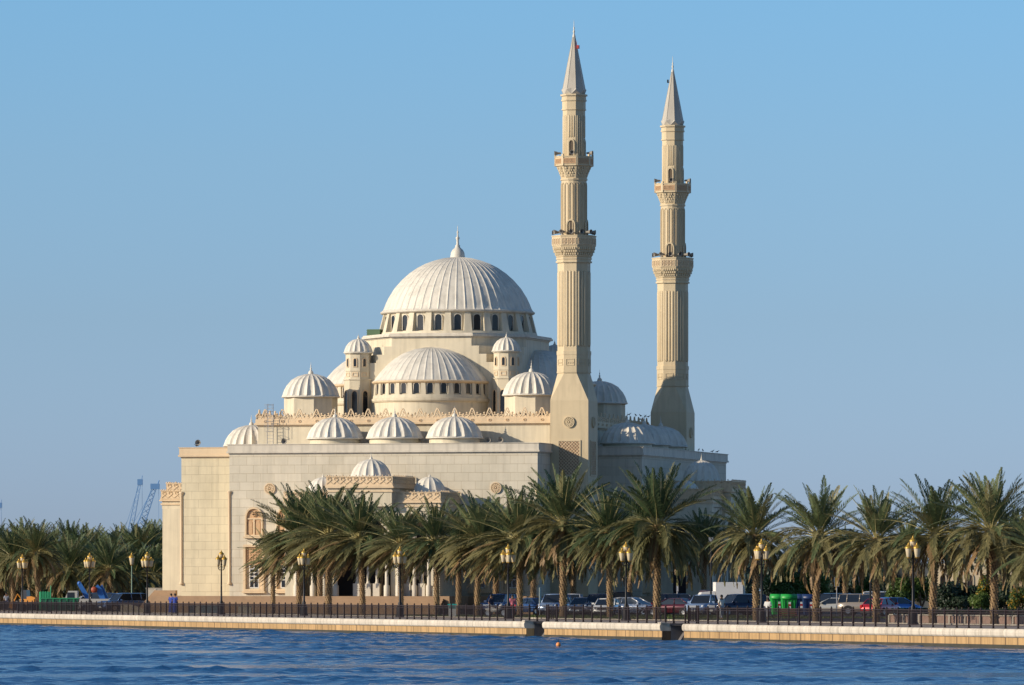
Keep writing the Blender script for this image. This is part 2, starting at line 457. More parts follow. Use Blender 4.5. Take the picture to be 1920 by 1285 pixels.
# upper hall block
UB = rect(-13.5, 13.5, -18.8, 18.8)
b = MB(); b.prism(UB, 15.0, 17.8); b.build('upper_wall', M['plaster'], mosque)
b = MB(); b.prism(off_poly(UB, .12), 17.803, 17.92); b.prism(off_poly(UB, .3), 17.923, 18.1); b.prism(off_poly(UB, .2), 18.103, 18.42)
b.build('cornice', M['peach'], mosque)
def cresting(name, par, p0, p1, z, h, period, rr=.05):
    """ornamental cresting of interlaced ogee arches with ball tips"""
    p0 = Vector((*p0, z)); p1 = Vector((*p1, z)); L = (p1-p0).length; n = max(1, int(round(L/period))); w = L/n
    a = atan2(p1.y-p0.y, p1.x-p0.x)
    b = MB(); b.M = Matrix.Translation(p0) @ Matrix.Rotation(a, 4, 'Z')
    b.box(0, L, -.05, .05, 0, .07); b.box(0, L, -.02, .03, .07, .2*h)
    for i in range(n):
        x = (i+.5)*w
        for s in (-1, 1):
            pts = [(x+s*w*.5, 0, .1*h), (x+s*w*.42, 0, .3*h), (x+s*w*.28, 0, .34*h), (x+s*w*.22, 0, .22*h)]
            b.path(pts, rr*1.2, 4)
            pts = [(x+s*w*.3, 0, .05*h), (x+s*w*.17, 0, .3*h), (x+s*w*.13, 0, .55*h), (x+s*w*.02, 0, .95*h)]
            b.path(pts, rr*1.3, 4)
            b.ball((x+s*w*.3, 0, .48*h), rr*2.2, 6, 4)
        b.path([(x-w*.12, 0, .1*h), (x, 0, .3*h), (x+w*.12, 0, .1*h)], rr, 4)
        b.path([(x-w*.08, 0, .5*h), (x, 0, .34*h), (x+w*.08, 0, .5*h), (x, 0, .66*h)], rr, 4)
        b.ball((x+w*.5, 0, .34*h), rr*2.4, 6, 4)
        b.path([(x+w*.5-.1, 0, .06), (x+w*.5-.04, 0, .24*h), (x+w*.5+.04, 0, .24*h), (x+w*.5+.1, 0, .06)], rr, 4)
        # roundel on the cornice below
        q = [(x+.11*cos(k*pi/4), -.17, -.16+.11*sin(k*pi/4)) for k in range(9)]
        b.path(q, .03, 4)
    return b.build(name, M['peach'], par)
for p0, p1 in (((-13.6,-18.9),(13.6,-18.9)), ((13.6,-18.9),(13.6,18.9)), ((13.6,18.9),(-13.6,18.9)), ((-13.6,18.9),(-13.6,-18.9))):
    cresting('cresting', mosque, p0, p1, 18.42, .95, 1.62)

# ---- small domes
def small_dome(cx, cy, z0, ze, r, h, par=None, oct_=False, n=20, wins=True, m='dome', fs=.58, dm='plaster'):
    par = par or mosque
    b = MB()
    if oct_: b.prism(octo(r*.9, cx, cy), z0, ze)
    else:
        b.smooth = True; b.rev([(r*.93, z0), (r*.93, ze)], 40, cx, cy)
    dr = b.build('drum', M[dm], par)
    if oct_ and wins:
        g = MB()
        for k in range(8):
            a = k*pi/4
            for s in (-.42, 0, .42):
                g.M = rotz(a+pi/2, cx, cy, z0+.35) @ Matrix.Translation((s, -r*.9, 0))
                g.plate(arch(.2, .62, 1, 3), -.025, .02)
                g.build('window', M['glass'], dr); g = MB()
    b = MB()
    pr = [(r*1.0, ze-.06), (r*1.06, ze), (r*1.06, ze+.06), (r*.98, ze+.16), (r*.92, ze+.3*h), (r*.83, ze+.5*h), (r*.66, ze+.74*h), (r*.45, ze+.89*h), (r*.22, ze+.975*h), (r*.05, ze+h)]
    sub = 4
    def rm(i, a, rr, z):
        k = i % sub
        t = (0 if z < ze+.1 else 1)
        return rr*(1+(.055 if k == 0 else (-.03 if k == 2 else -.012))*t)
    b.rev(pr, n*sub, cx, cy, 0, 2*pi, rm)
    d = b.build('dome', M[m], par)
    finial(d, cx, cy, ze+h, fs*r/2.5)
    return d
for u in (-5.5, 0, 5.5): small_dome(u, -21.6, 15.2, 16.55, 2.42, 1.95)
for v in (-1.9, 4.8, 11.5): small_dome(16.5, v, 15.2, 16.45, 2.42, 1.95)
for v in (-11, -4, 3, 10): small_dome(-16.5, v, 15.0, 16.2, 2.42, 1.95)
for u, v in ((-10.3,-12.9),(10.3,-12.9),(10.3,12.9),(-10.3,12.9)): small_dome(u, v, 18.0, 20.55, 2.5, 2.15, oct_=True, n=22, fs=.62)

# ---- turrets round the great dome
def turret(cx, cy):
    b = MB()
    b.prism(octo(1.22, cx, cy), 18.0, 22.2)
    b.prism(octo(1.3, cx, cy), 22.203, 22.3); b.prism(octo(1.08, cx, cy), 22.303, 24.55)
    b.prism(octo(1.14, cx, cy), 23.0, 23.1); b.prism(octo(1.16, cx, cy), 24.553, 24.63)
    t = b.build('turret', M['plaster'], mosque)
    for k in range(8):
        a = k*pi/4
        T = rotz(a+pi/2, cx, cy)
        f = MB(); f.M = T @ Matrix.Translation((0, -1.08, 23.42)); f.mat = 1; f.plate(arch(.26, .72, 1.2, 4), -.03, .02)
        f.mat = 0; f.ring(arch(.42, .86, 1.1, 4, -.05), arch(.27, .73, 1.2, 4), -.07, .01); f.build('window', [M['peach'], M['glass']], t)
        f = MB(); f.M = T @ Matrix.Translation((0, -1.22, 18.9)); f.mat = 1; f.plate(arch(.5, 2.3, 1.2, 4), -.03, .02)
        f.mat = 0; f.ring(arch(.68, 2.46, 1.1, 4, -.04), arch(.5, 2.3, 1.2, 4), -.08, .01); f.build('tall_window', [M['peach'], M['glass']], t)
        f = MB(); f.M = T @ Matrix.Translation((0, -1.08, 22.5)); f.ring(rect(-.28, .28, 0, .4), rect(-.2, .2, .08, .32), -.05, .01); f.build('panel', M['peach'], t)
    b = MB(); r = 1.36; ze = 24.66
    b.rev([(r*.8, ze-.03), (r, ze), (r, ze+.07), (r*.9, ze+.14), (r*.86, ze+.35), (r*.78, ze+.65), (r*.6, ze+.98), (r*.38, ze+1.2), (r*.15, ze+1.3), (.02, ze+1.32)], 16*4, cx, cy, rm=lambda i, a, rr, z: rr*(1+(.07 if i % 4 == 0 else (-.03 if i % 4 == 2 else 0))*(z > ze+.1)))
    d = b.build('turret_dome', M['dome'], t)
    b = MB(); b.smooth = True; z = ze+1.3
    b.rev([(.1, z-.05), (.15, z+.05), (.06, z+.18), (.08, z+.25), (.02, z+.32), (.001, z+.55)], 8, cx, cy)
    b.build('turret_finial', M['dome'], t)
for u, v in ((-6.96,-8.92),(6.96,-8.92),(6.96,8.92),(-6.96,8.92)): turret(u, v)

# ---- porches (front, right, left)
def porch(face, base, hi_p, lo_p, lab, wd=0):
    """local frame: y- is outwards, x across; base = distance of the hall wall from the centre"""
    T = Matrix.Rotation(face, 4, 'Z')
    def bx(b, x0, x1, o0, o1, z0, z1): b.box(x0, x1, -(base+o1), -(base+o0), z0, z1)
    b = MB(); b.M = T
    bx(b, -7.0, 7.0, .01, lo_p, 10.6-wd, 11.3-wd)
    bx(b, -2.9, 2.9, .02, hi_p, 10.4, 12.0)
    for s in (-1, 1):                              # piers
        for x, w, o in ((6.55, .9, lo_p), (2.95, .75, lo_p)):
            bx(b, s*x-w/2, s*x+w/2, o-.95, o-.05, ZT, 10.6-wd)
        bx(b, s*6.85-.3, s*6.85+.1, .02, lo_p-.97, ZT, 10.6-wd)
    # spandrels with pointed arches
    for x0, x1, o in ((-6.1, -3.33, lo_p), (3.33, 6.1, lo_p), (-2.57, 2.57, hi_p-.5)):
        w = x1-x0; cxx = (x0+x1)/2; n = 10
        pts_in = []
        for i in range(n+1):
            t = -1+2*i/n; pts_in.append((cxx+t*w/2, 8.0+1.9*(1-abs(t)**1.7)))
        for i in range(n):
            a, c = pts_in[i], pts_in[i+1]
            y0, y1 = -(base+o-.1), -(base+o-.8)
            b.loft([[(a[0], y0, a[1]), (c[0], y0, c[1]), (c[0], y0, 10.55), (a[0], y0, 10.55)],
                    [(a[0], y1, a[1]), (c[0], y1, c[1]), (c[0], y1, 10.55), (a[0], y1, 10.55)]])
    pr = b.build('porch', M['plaster'], mosque); pr['label'] = lab
    b = MB(); b.M = T
    for z0, z1, e in ((10.95, 11.1, .1), (11.303, 11.42, .2), (11.423, 11.52, .12)):
        bx(b, -7.0-e, 7.0+e, .03, lo_p+e, z0-wd, z1-wd)
    for z0, z1, e in ((11.65, 11.8, .1), (12.003, 12.15, .22), (12.153, 12.28, .14)):
        bx(b, -2.9-e, 2.9+e, .04, hi_p+e, z0, z1)
    b.build('porch_cornice', M['peach'], pr)
    def W(x, o): p = T @ Vector((x, -(base+o), 0)); return (p.x, p.y)
    def frieze(p0, p1, z):                          # pierced scrollwork band
        p0 = Vector((*p0, z)); p1 = Vector((*p1, z)); L = (p1-p0).length; n = int(round(L/.62)); w = L/n
        q = MB(); q.M = Matrix.Translation(p0) @ Matrix.Rotation(atan2(p1.y-p0.y, p1.x-p0.x), 4, 'Z')
        q.box(0, L, .02, .07, 0, .72)
        for i in range(n):
            x = (i+.5)*w
            for s in (-1, 1):
                q.path([(x-s*w*.5, 0, .05), (x-s*w*.1, 0, .25), (x+s*w*.3, 0, .45), (x+s*w*.15, 0, .68), (x-s*w*.1, 0, .55)], .04, 4)
            q.ball((x, 0, .82), .07, 5, 4); q.ball((x+w/2, 0, .76), .05, 5, 4); q.ball((x, 0, .3), .06, 5, 4)
        q.box(0, L, -.04, .08, -.02, .05); q.box(0, L, -.03, .08, .68, .74)
        q.build('porch_cresting', M['peach'], pr)
    frieze(W(-3, hi_p+.08), W(3, hi_p+.08), 12.28)
    frieze(W(3.02, hi_p+.05), W(3.02, .1), 12.28); frieze(W(-3.02, .1), W(-3.02, hi_p+.05), 12.28)
    frieze(W(-7.1, lo_p+.08), W(-3.1, lo_p+.08), 11.52-wd); frieze(W(3.1, lo_p+.08), W(7.1, lo_p+.08), 11.52-wd)
    frieze(W(7.12, lo_p+.05), W(7.12, .1), 11.52-wd); frieze(W(-7.12, .1), W(-7.12, lo_p+.05), 11.52-wd)
    # dark doorway behind
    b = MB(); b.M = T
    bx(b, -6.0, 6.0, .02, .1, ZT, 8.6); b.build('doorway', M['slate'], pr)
    b = MB(); b.M = T
    for x in (-2.1, 0, 2.1): bx(b, x-.14, x+.14, .11, .3, ZT, 8.6)
    b.build('door_mullion', M['plinth'], pr)
    for s in (-1, 1):                              # slender columns
        for x, o in ((2.3, hi_p-.55), (3.35, hi_p-.55), (6.0, lo_p-.1), (4.6, lo_p-.45)):
            q = MB(); q.M = T; q.smooth = True
            q.rev([(.26, ZT), (.26, ZT+.9), (.16, ZT+1), (.13, 7.4), (.24, 7.9), (.24, 8.1)], 12, s*x, -(base+o))
            q.build('column', M['cornice'], pr)
    if face == 0:
        for x in (-.7, .3, 1.1, 3.0, 3.9, 5.2):
            q = MB(); q.smooth = True; q.rev([(.2, ZT+1.1), (.13, ZT+1.3), (.12, 7.0), (.24, 7.5)], 10, x, -(base+lo_p-.9))
            q.smooth = False; q.box(x-.3, x+.3, -(base+lo_p-.6), -(base+lo_p-1.2), ZT, ZT+1.1); q.build('column', M['cornice'], pr)
    c = T @ Vector((0, -(base+hi_p*.5), 0)); small_dome(c.x, c.y, 12.1, 13.0, 1.72, 1.6 if face == 0 else 1.95, pr, n=16, fs=.55)
    for s in (-1, 1):
        c = T @ Vector((s*4.85+(.35 if face == 0 else 0), -(base+lo_p*.5), 0)); small_dome(c.x, c.y, 11.2-wd, 11.55, 1.42, 1.5, pr, n=14, fs=.5)
porch(0, 25.6, 7.4, 6.6, 'projecting front entrance porch with carved cresting and three small domes', .6)
porch(pi/2, 19.6, 6.8, 6.0, 'shaded side porch on the right with three small domes')
porch(-pi/2, 19.6, 7.5, 6.7, 'side porch jutting out past the left end of the hall')
# carved tall niche on the left porch, facing the water
b = MB(); b.M = rotz(0, -22.6, -7.0, ZT+.2); b.ring(rect(-.95, .95, 0, 6.6), rect(-.7, .7, .01, 6.3), -.16, .3)
nz = b.build('niche_frame', M['terra'], mosque)
b = MB(); b.M = rotz(0, -22.6, -7.0, ZT+.2); b.box(-.69, .69, -.04, .3, 0, 6.29); b.build('niche_panel', M['plinth'], nz)
b = MB(); b.box(-26.2, -19.65, -7.12, -6.9, ZT, 10.6); b.build('porch_side_wall', M['plaster'], mosque)
b = MB(); b.box(19.65, 25.6, -7.12, -6.9, ZT, 10.6); b.build('porch_side_wall', M['plaster'], mosque)
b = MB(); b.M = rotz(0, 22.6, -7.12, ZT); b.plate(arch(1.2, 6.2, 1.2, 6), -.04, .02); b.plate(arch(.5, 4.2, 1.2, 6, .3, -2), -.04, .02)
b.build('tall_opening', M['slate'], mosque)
# terrace and steps
b = MB()
b.prism([(-21.5,-25.3),(-14.5,-25.3),(-14.5,-31),(-8.5,-31),(-8.5,-34.5),(8.5,-34.5),(8.5,-28),(15,-28),(15,-22),(21,-22),(21,27),(-27.2,27),(-27.2,-8),(-24.4,-8),(-24.4,-14),(-21.5,-14)], .9, ZT)
b.build('terrace', M['plinth'], mosque)
b = MB()
for i in range(8):
    b.box(-8, 8, -34.5-.32*(8-i), -34.49, .9, 1.1+i*.18)
b.build('entrance_steps', M['plinth'], mosque); b = MB()
for i in range(8):
    b.box(-24.4-.2*(8-i), -24.41, -13.9, -8.2, .9, 1.1+i*.18)
b.build('entrance_steps', M['plinth'], mosque)
for y in (-14.3,):
    b = MB(); b.loft([[(-22.6, q, .9), (-26.2, q, .9), (-26.1, q, 1.5), (-24.6, q, 3.1), (-22.6, q, 3.1)] for q in (y-.3, y+.29)])
    b.build('stair_wall', M['plinth'], mosque)
# roof equipment
M['hornp'] = mat('horn_paint', (.26, .24, .21), .6)
b = MB(); b.M = rotz(0, -6.9, -3.6, 26.42)
b.box(-.62, .6, -.5, .5, .0, .62)
for k in range(3): b.box(-.66, .64, -.54, .54, .08+k*.2, .13+k*.2)
b.build('water_tank', mat('green_tank', (.10, .17, .09), .6), mosque)
b = MB()
def ladder(u, v, z0, z1):
    for s in (-.28, .28): b.tube((u+s, v, z0), (u+s, v, z1), .03, n=5)
    z = z0+.2
    while z < z1: b.tube((u-.28, v, z), (u+.28, v, z), .02, n=4); z += .3
ladder(-12.2, -19.35, 15.9, 19.8)
for z in (17.3, 18.2, 19.1, 19.7):
    b.path([(-12.48, -19.35, z), (-12.55, -19.7, z), (-12.2, -19.95, z), (-11.85, -19.7, z), (-11.92, -19.35, z)], .02, 4)
for dx in (-.33, 0, .33): b.tube((-12.2+dx, -19.9, 17.3), (-12.2+dx, -19.9, 19.8), .015, n=4)
b.build('roof_ladder', M['grey'], mosque)
def horn(u, v, z, az, par, r=.24):
    b = MB(); b.smooth = True
    b.M = Matrix.Translation((u, v, z)) @ Matrix.Rotation(az, 4, 'Z') @ Matrix.Rotation(pi/2, 4, 'X')
    b.rev([(.05, -.35), (.09, -.3), (.1, -.1), (.16, .05), (r, .22), (r+.03, .24), (r-.03, .2), (.1, 0), (.02, -.08)], 14)
    b.mat = 0
    h = b.build('loudspeaker', M['hornp'], par)
    return h
for u, v in ((-18.1, -21.9), (-9.2+.0, -24.9), (9.4, -24.9), (10.7, -25.2)):
    horn(u, v, 16.3, R.uniform(-.5, .5), mosque)

# ================================================================ MINARETS
def minaret(cx, cy, label):
    t = thing('minaret', label, 'minaret', (*loc(cx, cy), 0), -TH, 'pair of tall stone minarets')
    # base
    b = MB(); h = 1.73; a = 1.35
    b.box(-h, h, -h, h, 1.0, 19.85)
    o = octo(a)                                     # transition square -> octagon
    sq = {}
    tz, bz = 22.3, 19.85
    # order vertices by angle; square corners doubled
    bot = []
    for x, y in o:
        bot.append((h if x > 0 else -h, h if y > 0 else -h))
    b.frus(bot, bz, o, tz)
    b.build('base', M['minar'], t)
    b = MB()
    for z0, z1, r in ((22.303, 22.42, 1.43), (22.423, 23.9, 1.40), (23.9, 24.25, 1.43), (24.25, 32.05, 1.36), (32.05, 32.2, 1.5), (32.2, 32.35, 1.42), (32.35, 32.5, 1.48)):
        b.prism(octo(r), z0+.002, z1)
    for k in range(8):                              # fluting
        T = rotz(k*pi/4+pi/2)
        b.M = T
        for x in (-.29, 0, .29):
            b.smooth = True
            b.loft([[(x+r_*cos(pi+pi*q/6), -1.355+r_*.75*sin(pi+pi*q/6), z_) for q in range(7)] for z_, r_ in ((24.62, .03), (24.72, .1), (24.8, .125), (31.15, .125), (31.25, .1), (31.35, .03))])
            b.smooth = False
        for x in (-.435, -.145, .145, .435): b.box(x-.014, x+.014, -1.385, -1.34, 24.7, 31.25)
        b.ring(rect(-.38, .38, 22.95, 23.55), rect(-.33, .33, 23.0, 23.5), -1.44, -1.38)
        for x in (-.2, 0, .2): b.tube((x, -1.4, 23.2), (x, -1.44, 23.2), .06, n=6)
    b.build('lower_shaft', M['minar'], t)
    # big balcony
    b = MB()
    lv = [(1.42, 32.5), (1.5, 32.62), (1.5, 32.8), (1.62, 33.0), (1.72, 33.25), (1.78, 33.5), (1.82, 33.52), (1.82, 34.35), (1.86, 34.36), (1.86, 34.46)]
    b.loft([[(x, y, z) for x, y in octo(r)] for r, z in lv])
    for k in range(8):
        b.M = rotz(k*pi/4+pi/2)
        for j, (rr, zz) in enumerate(((1.58, 32.72), (1.68, 32.95), (1.78, 33.2))):
            for i in range(6):
                x = -.5+i*.2+(.1 if j % 2 else 0)
                if abs(x) < .62: b.box(x-.06, x+.06, -rr-.03, -rr+.12, zz, zz+.2)
    bl = b.build('balcony', M['minar'], t)
    b = MB()
    for k in range(8):
        b.M = rotz(k*pi/4+pi/2)
        for x in (-.5, -.17, .17, .5): b.ring(rect(x-.13, x+.13, 33.62, 34.2), rect(x-.08, x+.08, 33.68, 34.14), -1.87, -1.815)
        for x in (-.5, -.17, .17, .5): b.box(x-.03, x+.03, -1.85, -1.815, 33.8, 34.02)
    b.build('balustrade', M['peach'], bl)
    # middle shaft
    b = MB()
    b.prism(ngon(16, 1.12, 0, 0, pi/16), 34.46, 39.35)
    for k in range(16):
        b.M = rotz(k*pi/8+pi/2)
        for x in (-.15, .15): b.box(x-.03, x+.03, -1.1-.06, -1.05, 34.6, 38.9)
        b.path([(-.15, -1.13, 38.9), (-.1, -1.13, 39.05), (0, -1.13, 39.12), (.1, -1.13, 39.05), (.15, -1.13, 38.9)], .03, 4)
    b.M = None; b.prism(ngon(16, 1.2, 0, 0, pi/16), 39.352, 39.5)
    b.build('middle_shaft', M['minar'], t)
    b = MB()
    lv = [(1.06, 39.5), (1.12, 39.7), (1.2, 39.95), (1.32, 40.25), (1.42, 40.5), (1.45, 40.55), (1.58, 40.6), (1.58, 41.35), (1.62, 41.36), (1.62, 41.45)]
    b.loft([[(x, y, z) for x, y in octo(r)] for r, z in lv])
    for k in range(16):
        b.M = rotz(k*pi/8+pi/2)
        for j, (rr, zz) in enumerate(((1.12, 39.68), (1.2, 39.9), (1.3, 40.12), (1.4, 40.34))):
            for i in range(2):
                x = -.1+i*.2+(.1 if j % 2 else 0)
                b.box(x-.055, x+.055, -rr-.07, -rr+.12, zz, zz+.18)
        b.M = rotz(k*pi/8+pi/8*.5)
    for k in range(8):
        b.M = rotz(k*pi/4+pi/8)
        b.box(1.58, 1.74, -.1, .1, 40.6, 41.62)
    bl2 = b.build('balcony', M['minar'], t)
    b = MB()
    for k in range(8):
        b.M = rotz(k*pi/4+pi/2)
        b.ring(rect(-.55, .55, 40.78, 41.25), rect(-.5, .5, 40.83, 41.2), -1.63, -1.57)
        for i in range(9): b.box(-.48+i*.12-.03, -.48+i*.12+.03, -1.62, -1.57, 40.83, 41.2)
    b.build('balustrade', M['terra'], bl2)
    # upper shaft
    b = MB()
    b.prism(octo(.93), 41.3, 45.55)
    for k in range(8):
        b.M = rotz(k*pi/4+pi/2)
        for x in (-.2, 0, .2):
            b.smooth = True; z0_ = 41.5 if k not in (6, 0) else 43.2
            b.loft([[(x+r_*cos(pi+pi*q/6), -.925+r_*.8*sin(pi+pi*q/6), z_) for q in range(7)] for z_, r_ in ((z0_-.1, .02), (z0_, .085), (45.0, .085), (45.12, .02))])
            b.smooth = False
    b.M = None
    for z0, z1, r in ((45.553, 45.65, 1.02), (45.653, 46.35, .97), (46.353, 46.5, 1.05), (46.503, 46.8, 1.0), (46.803, 46.95, 1.12)):
        b.prism(octo(r), z0, z1)
    b.build('upper_shaft', M['minar'], t)
    # spire
    b = MB()
    n = 8
    base = []
    for i in range(16):
        a_ = pi/8+i*pi/8
        base.append((1.12 if i % 2 == 0 else 1.0, a_, 47.35 if i % 2 == 0 else 46.95))
    r0 = [(r*cos(a_), r*sin(a_), z) for r, a_, z in base]
    r1 = [(1.0*(1 if i % 2 == 0 else cos(pi/8))*cos(base[i][1]), 1.0*(1 if i % 2 == 0 else cos(pi/8))*sin(base[i][1]), 47.5) for i in range(16)]
    r2 = [(.1*(1 if i % 2 == 0 else cos(pi/8))*cos(base[i][1]), .1*(1 if i % 2 == 0 else cos(pi/8))*sin(base[i][1]), 52.1) for i in range(16)]
    b.loft([r0, r1, r2])
    for k in range(8):
        a_ = pi/8+k*pi/4
        b.tube((1.03*cos(a_), 1.03*sin(a_), 47.3), (.11*cos(a_), .11*sin(a_), 52.1), .035, .02, 4)
    sp = b.build('spire', M['spire'], t)
    b = MB(); b.smooth = True
    b.rev([(.12, 52.0), (.15, 52.1), (.1, 52.25), (.06, 52.4), (.1, 52.5), (.1, 52.58), (.04, 52.7), (.08, 52.85), (.03, 52.95), (.02, 53.4), (.001, 53.6)], 10)
    b.build('finial', M['dome'], sp)
    # doors and openings
    for zz, r, w, hh, fs in ((34.5, 1.13, .6, 1.25, (6, 0)), (41.5, .93, .38, 1.35, (6, 0))):
        for k in fs:
            b = MB(); b.M = rotz(k*pi/4+pi/2, 0, 0, zz); b.ring(arch(w+.22, hh+.14, 1.2, 6), arch(w, hh, 1.2, 6), -r-.09, -r+.05)
            dr = b.build('balcony_door', M['minar'], t)
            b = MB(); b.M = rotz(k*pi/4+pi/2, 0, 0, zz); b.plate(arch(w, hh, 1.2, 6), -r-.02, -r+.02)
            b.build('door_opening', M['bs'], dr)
    medallion(0, -1.73, 17.95, .5, 0, t, 'minar'); medallion(1.73, 0, 17.95, .5, pi/2, t, 'minar')
    for face in (0, pi/2):                          # lattice windows low on the base
        b = MB(); b.M = rotz(face, 0, 0, 0); b.ring(rect(-1.05, 1.05, 13.2, 16.35), rect(-.93, .93, 13.3, 16.25), -1.8, -1.7)
        g = b.build('lattice_window', M['minar'], t)
        b = MB(); b.M = rotz(face, 0, 0, 0)
        b.M = b.M
        k = -3.2
        while k < 5.2:
            for s in (1, -1):
                p = []
                x0, x1 = -.93, .93
                za = 13.3+k if s > 0 else 13.3+k+1.86
                zb_ = 13.3+k+1.86 if s > 0 else 13.3+k
                # clip
                pa, pb = Vector((x0, -1.755, za)), Vector((x1, -1.755, zb_))
                d = pb-pa
                ts = sorted([(13.3-pa.z)/d.z, (16.25-pa.z)/d.z]); t0 = max(0, ts[0]); t1 = min(1, ts[1])
                if t1-t0 > .03: b.tube(pa+d*t0, pa+d*t1, .03, n=4)
            k += .3
        b.build('lattice', M['peach'], g)
        b = MB(); b.M = rotz(face, 0, 0, 0); b.box(-.93, .93, -1.738, -1.7, 13.3, 16.25); b.build('lattice_back', M['plinth'], g)
    for (rr, zz, n) in ((1.7, 34.75, 8), (1.5, 41.75, 3)):
        for i in range(n):
            a_ = -pi*.95+i*(pi*1.3/n)+(.2 if n == 3 else 0)
            horn(rr*cos(a_), rr*sin(a_), zz, a_+pi/2, t, .19)
    return t
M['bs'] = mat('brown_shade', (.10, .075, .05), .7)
mn1 = minaret(15.83, -19.35, 'nearer and taller looking minaret at the front right corner of the mosque')
mn2 = minaret(15.83, 19.35, 'farther minaret on the right with a dome shadow across its base')
b = MB(); b.box(.35, .5, -.35, .05, 51.0, 51.3); b.tube((.1, -.1, 51.05), (.45, -.15, 51.05), .02); b.tube((.3, -.15, 51.05), (.3, -.15, 51.7), .012)
b.build('beacon', mat('red_beacon', (.45, .04, .03), .5), mn1)
b = MB(); b.box(-.5, -.38, -.2, 0, 51.0, 51.3); b.tube((-.1, -.1, 51.05), (-.45, -.1, 51.05), .02)
b.build('beacon', M['iron'], mn2)
# ================================================================ QUAY, GROUND, WATER
AQ = atan2(TY, TX); QO = (NX*WD, NY*WD, 0)
def struct(o): o['kind'] = 'structure'; return o
def qplace(o): o.location = QO; o.rotation_euler = (0, 0, AQ); return o
def qtrans(mb): mb.M = None
t0r, t1r = tq(985), tq(1019); t2r, t3r = tq(1240), tq(1281)
RD = 1.7                                  # recess depth
M['wall_face'] = block_mat('quay_blocks', (.48, .305, .14), (.40, .255, .115), (.13, .085, .05), 1.73, 3.0, .065, 'xz', 0, .16, streak=.45)
M['coping'] = block_mat('quay_coping', (.60, .53, .43), (.56, .50, .41), (.34, .29, .22), 1.73, 9, .03, 'xz', 0, .16, streak=.35)
M['tide'] = mat('tide_algae', (.05, .045, .03), .6, var=.35, vscale=.8)
M['shaded_stone'] = mat('outfall_shaded_stone', (.13, .12, .12), .8, var=.2, vscale=1.5)  # shade of the recess put into the stone colour
M['paving'] = mat('promenade_paving', (.25, .20, .165), .85, var=.12, vscale=.6, bump=.2)
M['asphalt'] = mat('asphalt', (.075, .065, .07), .9, var=.15, vscale=.4, bump=.2)
M['soil'] = mat('sandy_ground', (.24, .19, .14), .95, var=.2, vscale=.2)
M['lawn'] = mat('lawn_soil', (.045, .07, .02), .95, var=.3, vscale=.7, bump=.6)
EXT = 420
b = MB()
b.loft([[(-EXT*12, .5, .95), (-EXT*12, 9000, .95)], [(6000, .5, .95), (6000, 9000, .95)]], False, False, False)
gr = qplace(struct(b.build('ground', M['soil'], fix=False)))
def sheet(name, t0, t1, d0, d1, z, m):
    b = MB(); b.box(t0, t1, d0, d1, z-.06, z)
    return qplace(struct(b.build(name, m)))
b = MB()
b.box(-1500, t0r, .55, RD, 0.9, G0); b.box(t1r, t2r, .55, RD, .9, G0); b.box(t3r, 600, .55, RD, .9, G0)
b.box(-1500, 600, RD, 10.5, .9, G0)
qplace(struct(b.build('promenade', M['paving'])))
for (ta, tb) in ((-1500, tq(1000, 15)), (tq(1000, 15)+.01, tq(1470, 15)), ): pass
b = MB(); b.box(-1500, 600, 10.5, 10.7, .9, G0+.1); qplace(struct(b.build('kerb', M['coping'])))
sheet('verge', -1500, tq(1005, 20), 10.7, 21, G0+.05, M['soil'])
tl0, tl1 = tq(930, 20), tq(1440, 30)
b = MB(); b.M = None
pts = [(tl0, 10.72), (tq(1530, 12), 10.72), (tq(1500, 22), 20), (tl1, 28), (tq(1400, 40), 36), (tl0, 36)]
b.prism(pts, .9, G0+.07)
lawn = qplace(struct(b.build('lawn', M['lawn'])))
b = MB(); b.box(-1500, 600, 10.71, 60, .9, G0-.03); qplace(struct(b.build('road', M['asphalt'])))
# lawn grass
def grass(name, lab, region, n, h):
    b = MB(); rr = random.Random(5)
    for i in range(n):
        t = rr.uniform(region[0], region[1]); d = rr.uniform(region[2], region[3])
        a = rr.uniform(0, pi); l = rr.uniform(.5, 1)*h; w = .05
        k = b.V([(t-w*cos(a), d-w*sin(a), G0+.06), (t+w*cos(a), d+w*sin(a), G0+.06), (t+rr.uniform(-.05,.05), d+rr.uniform(-.05,.05), G0+.06+l)])
        b.Fc((k, k+1, k+2))
    o = qplace(b.build(name, M['grass'], fix=False)); tag(o, lab, 'grass', kind='stuff')
M['grass'] = leaf_mat('grass_blades', (.06, .10, .02), (.12, .14, .035))
grass('lawn_grass', 'short green grass on the lawn strip behind the railing', (tl0+.5, tq(1440, 25), 11, 35), 26000, .14)

# water: one sheet, finely waved where it is seen
def graded(a, b_, step, far):
    xs = list(np.arange(a, b_+1e-6, step)); s = step; x = xs[-1]
    while x < far[1]: s *= 1.5; x += s; xs.append(x)
    s = step; x = xs[0]; lo = []
    while x > far[0]: s *= 1.5; x -= s; lo.append(x)
    return np.array(lo[::-1]+xs)
xs = graded(-62, 48, .34, (-4000, 4000)); ys = graded(196, 600, .42, (-60, 9000))
Xg, Yg = np.meshgrid(xs, ys)
rs = np.random.RandomState(4)
Zg = np.zeros_like(Xg)
for i in range(70):
    lam = math.exp(rs.uniform(math.log(.6), math.log(2.4)))
    ang = rs.normal(radians(-65), .55)
    k = 2*pi/lam; amp = .0046*lam*rs.uniform(.5, 1.3)
    ph = rs.uniform(0, 2*pi)
    Zg += amp*np.sin(k*(Xg*cos(ang)+Yg*sin(ang))+ph)
gust = np.ones_like(Xg)
for i in range(10):
    lam = rs.uniform(18, 90); ang = rs.uniform(0, 2*pi)
    gust += .3*np.sin(2*pi/lam*(Xg*cos(ang)*.5+Yg*sin(ang))+rs.uniform(0, 6))
Zg *= np.clip(gust, .15, 1.7)
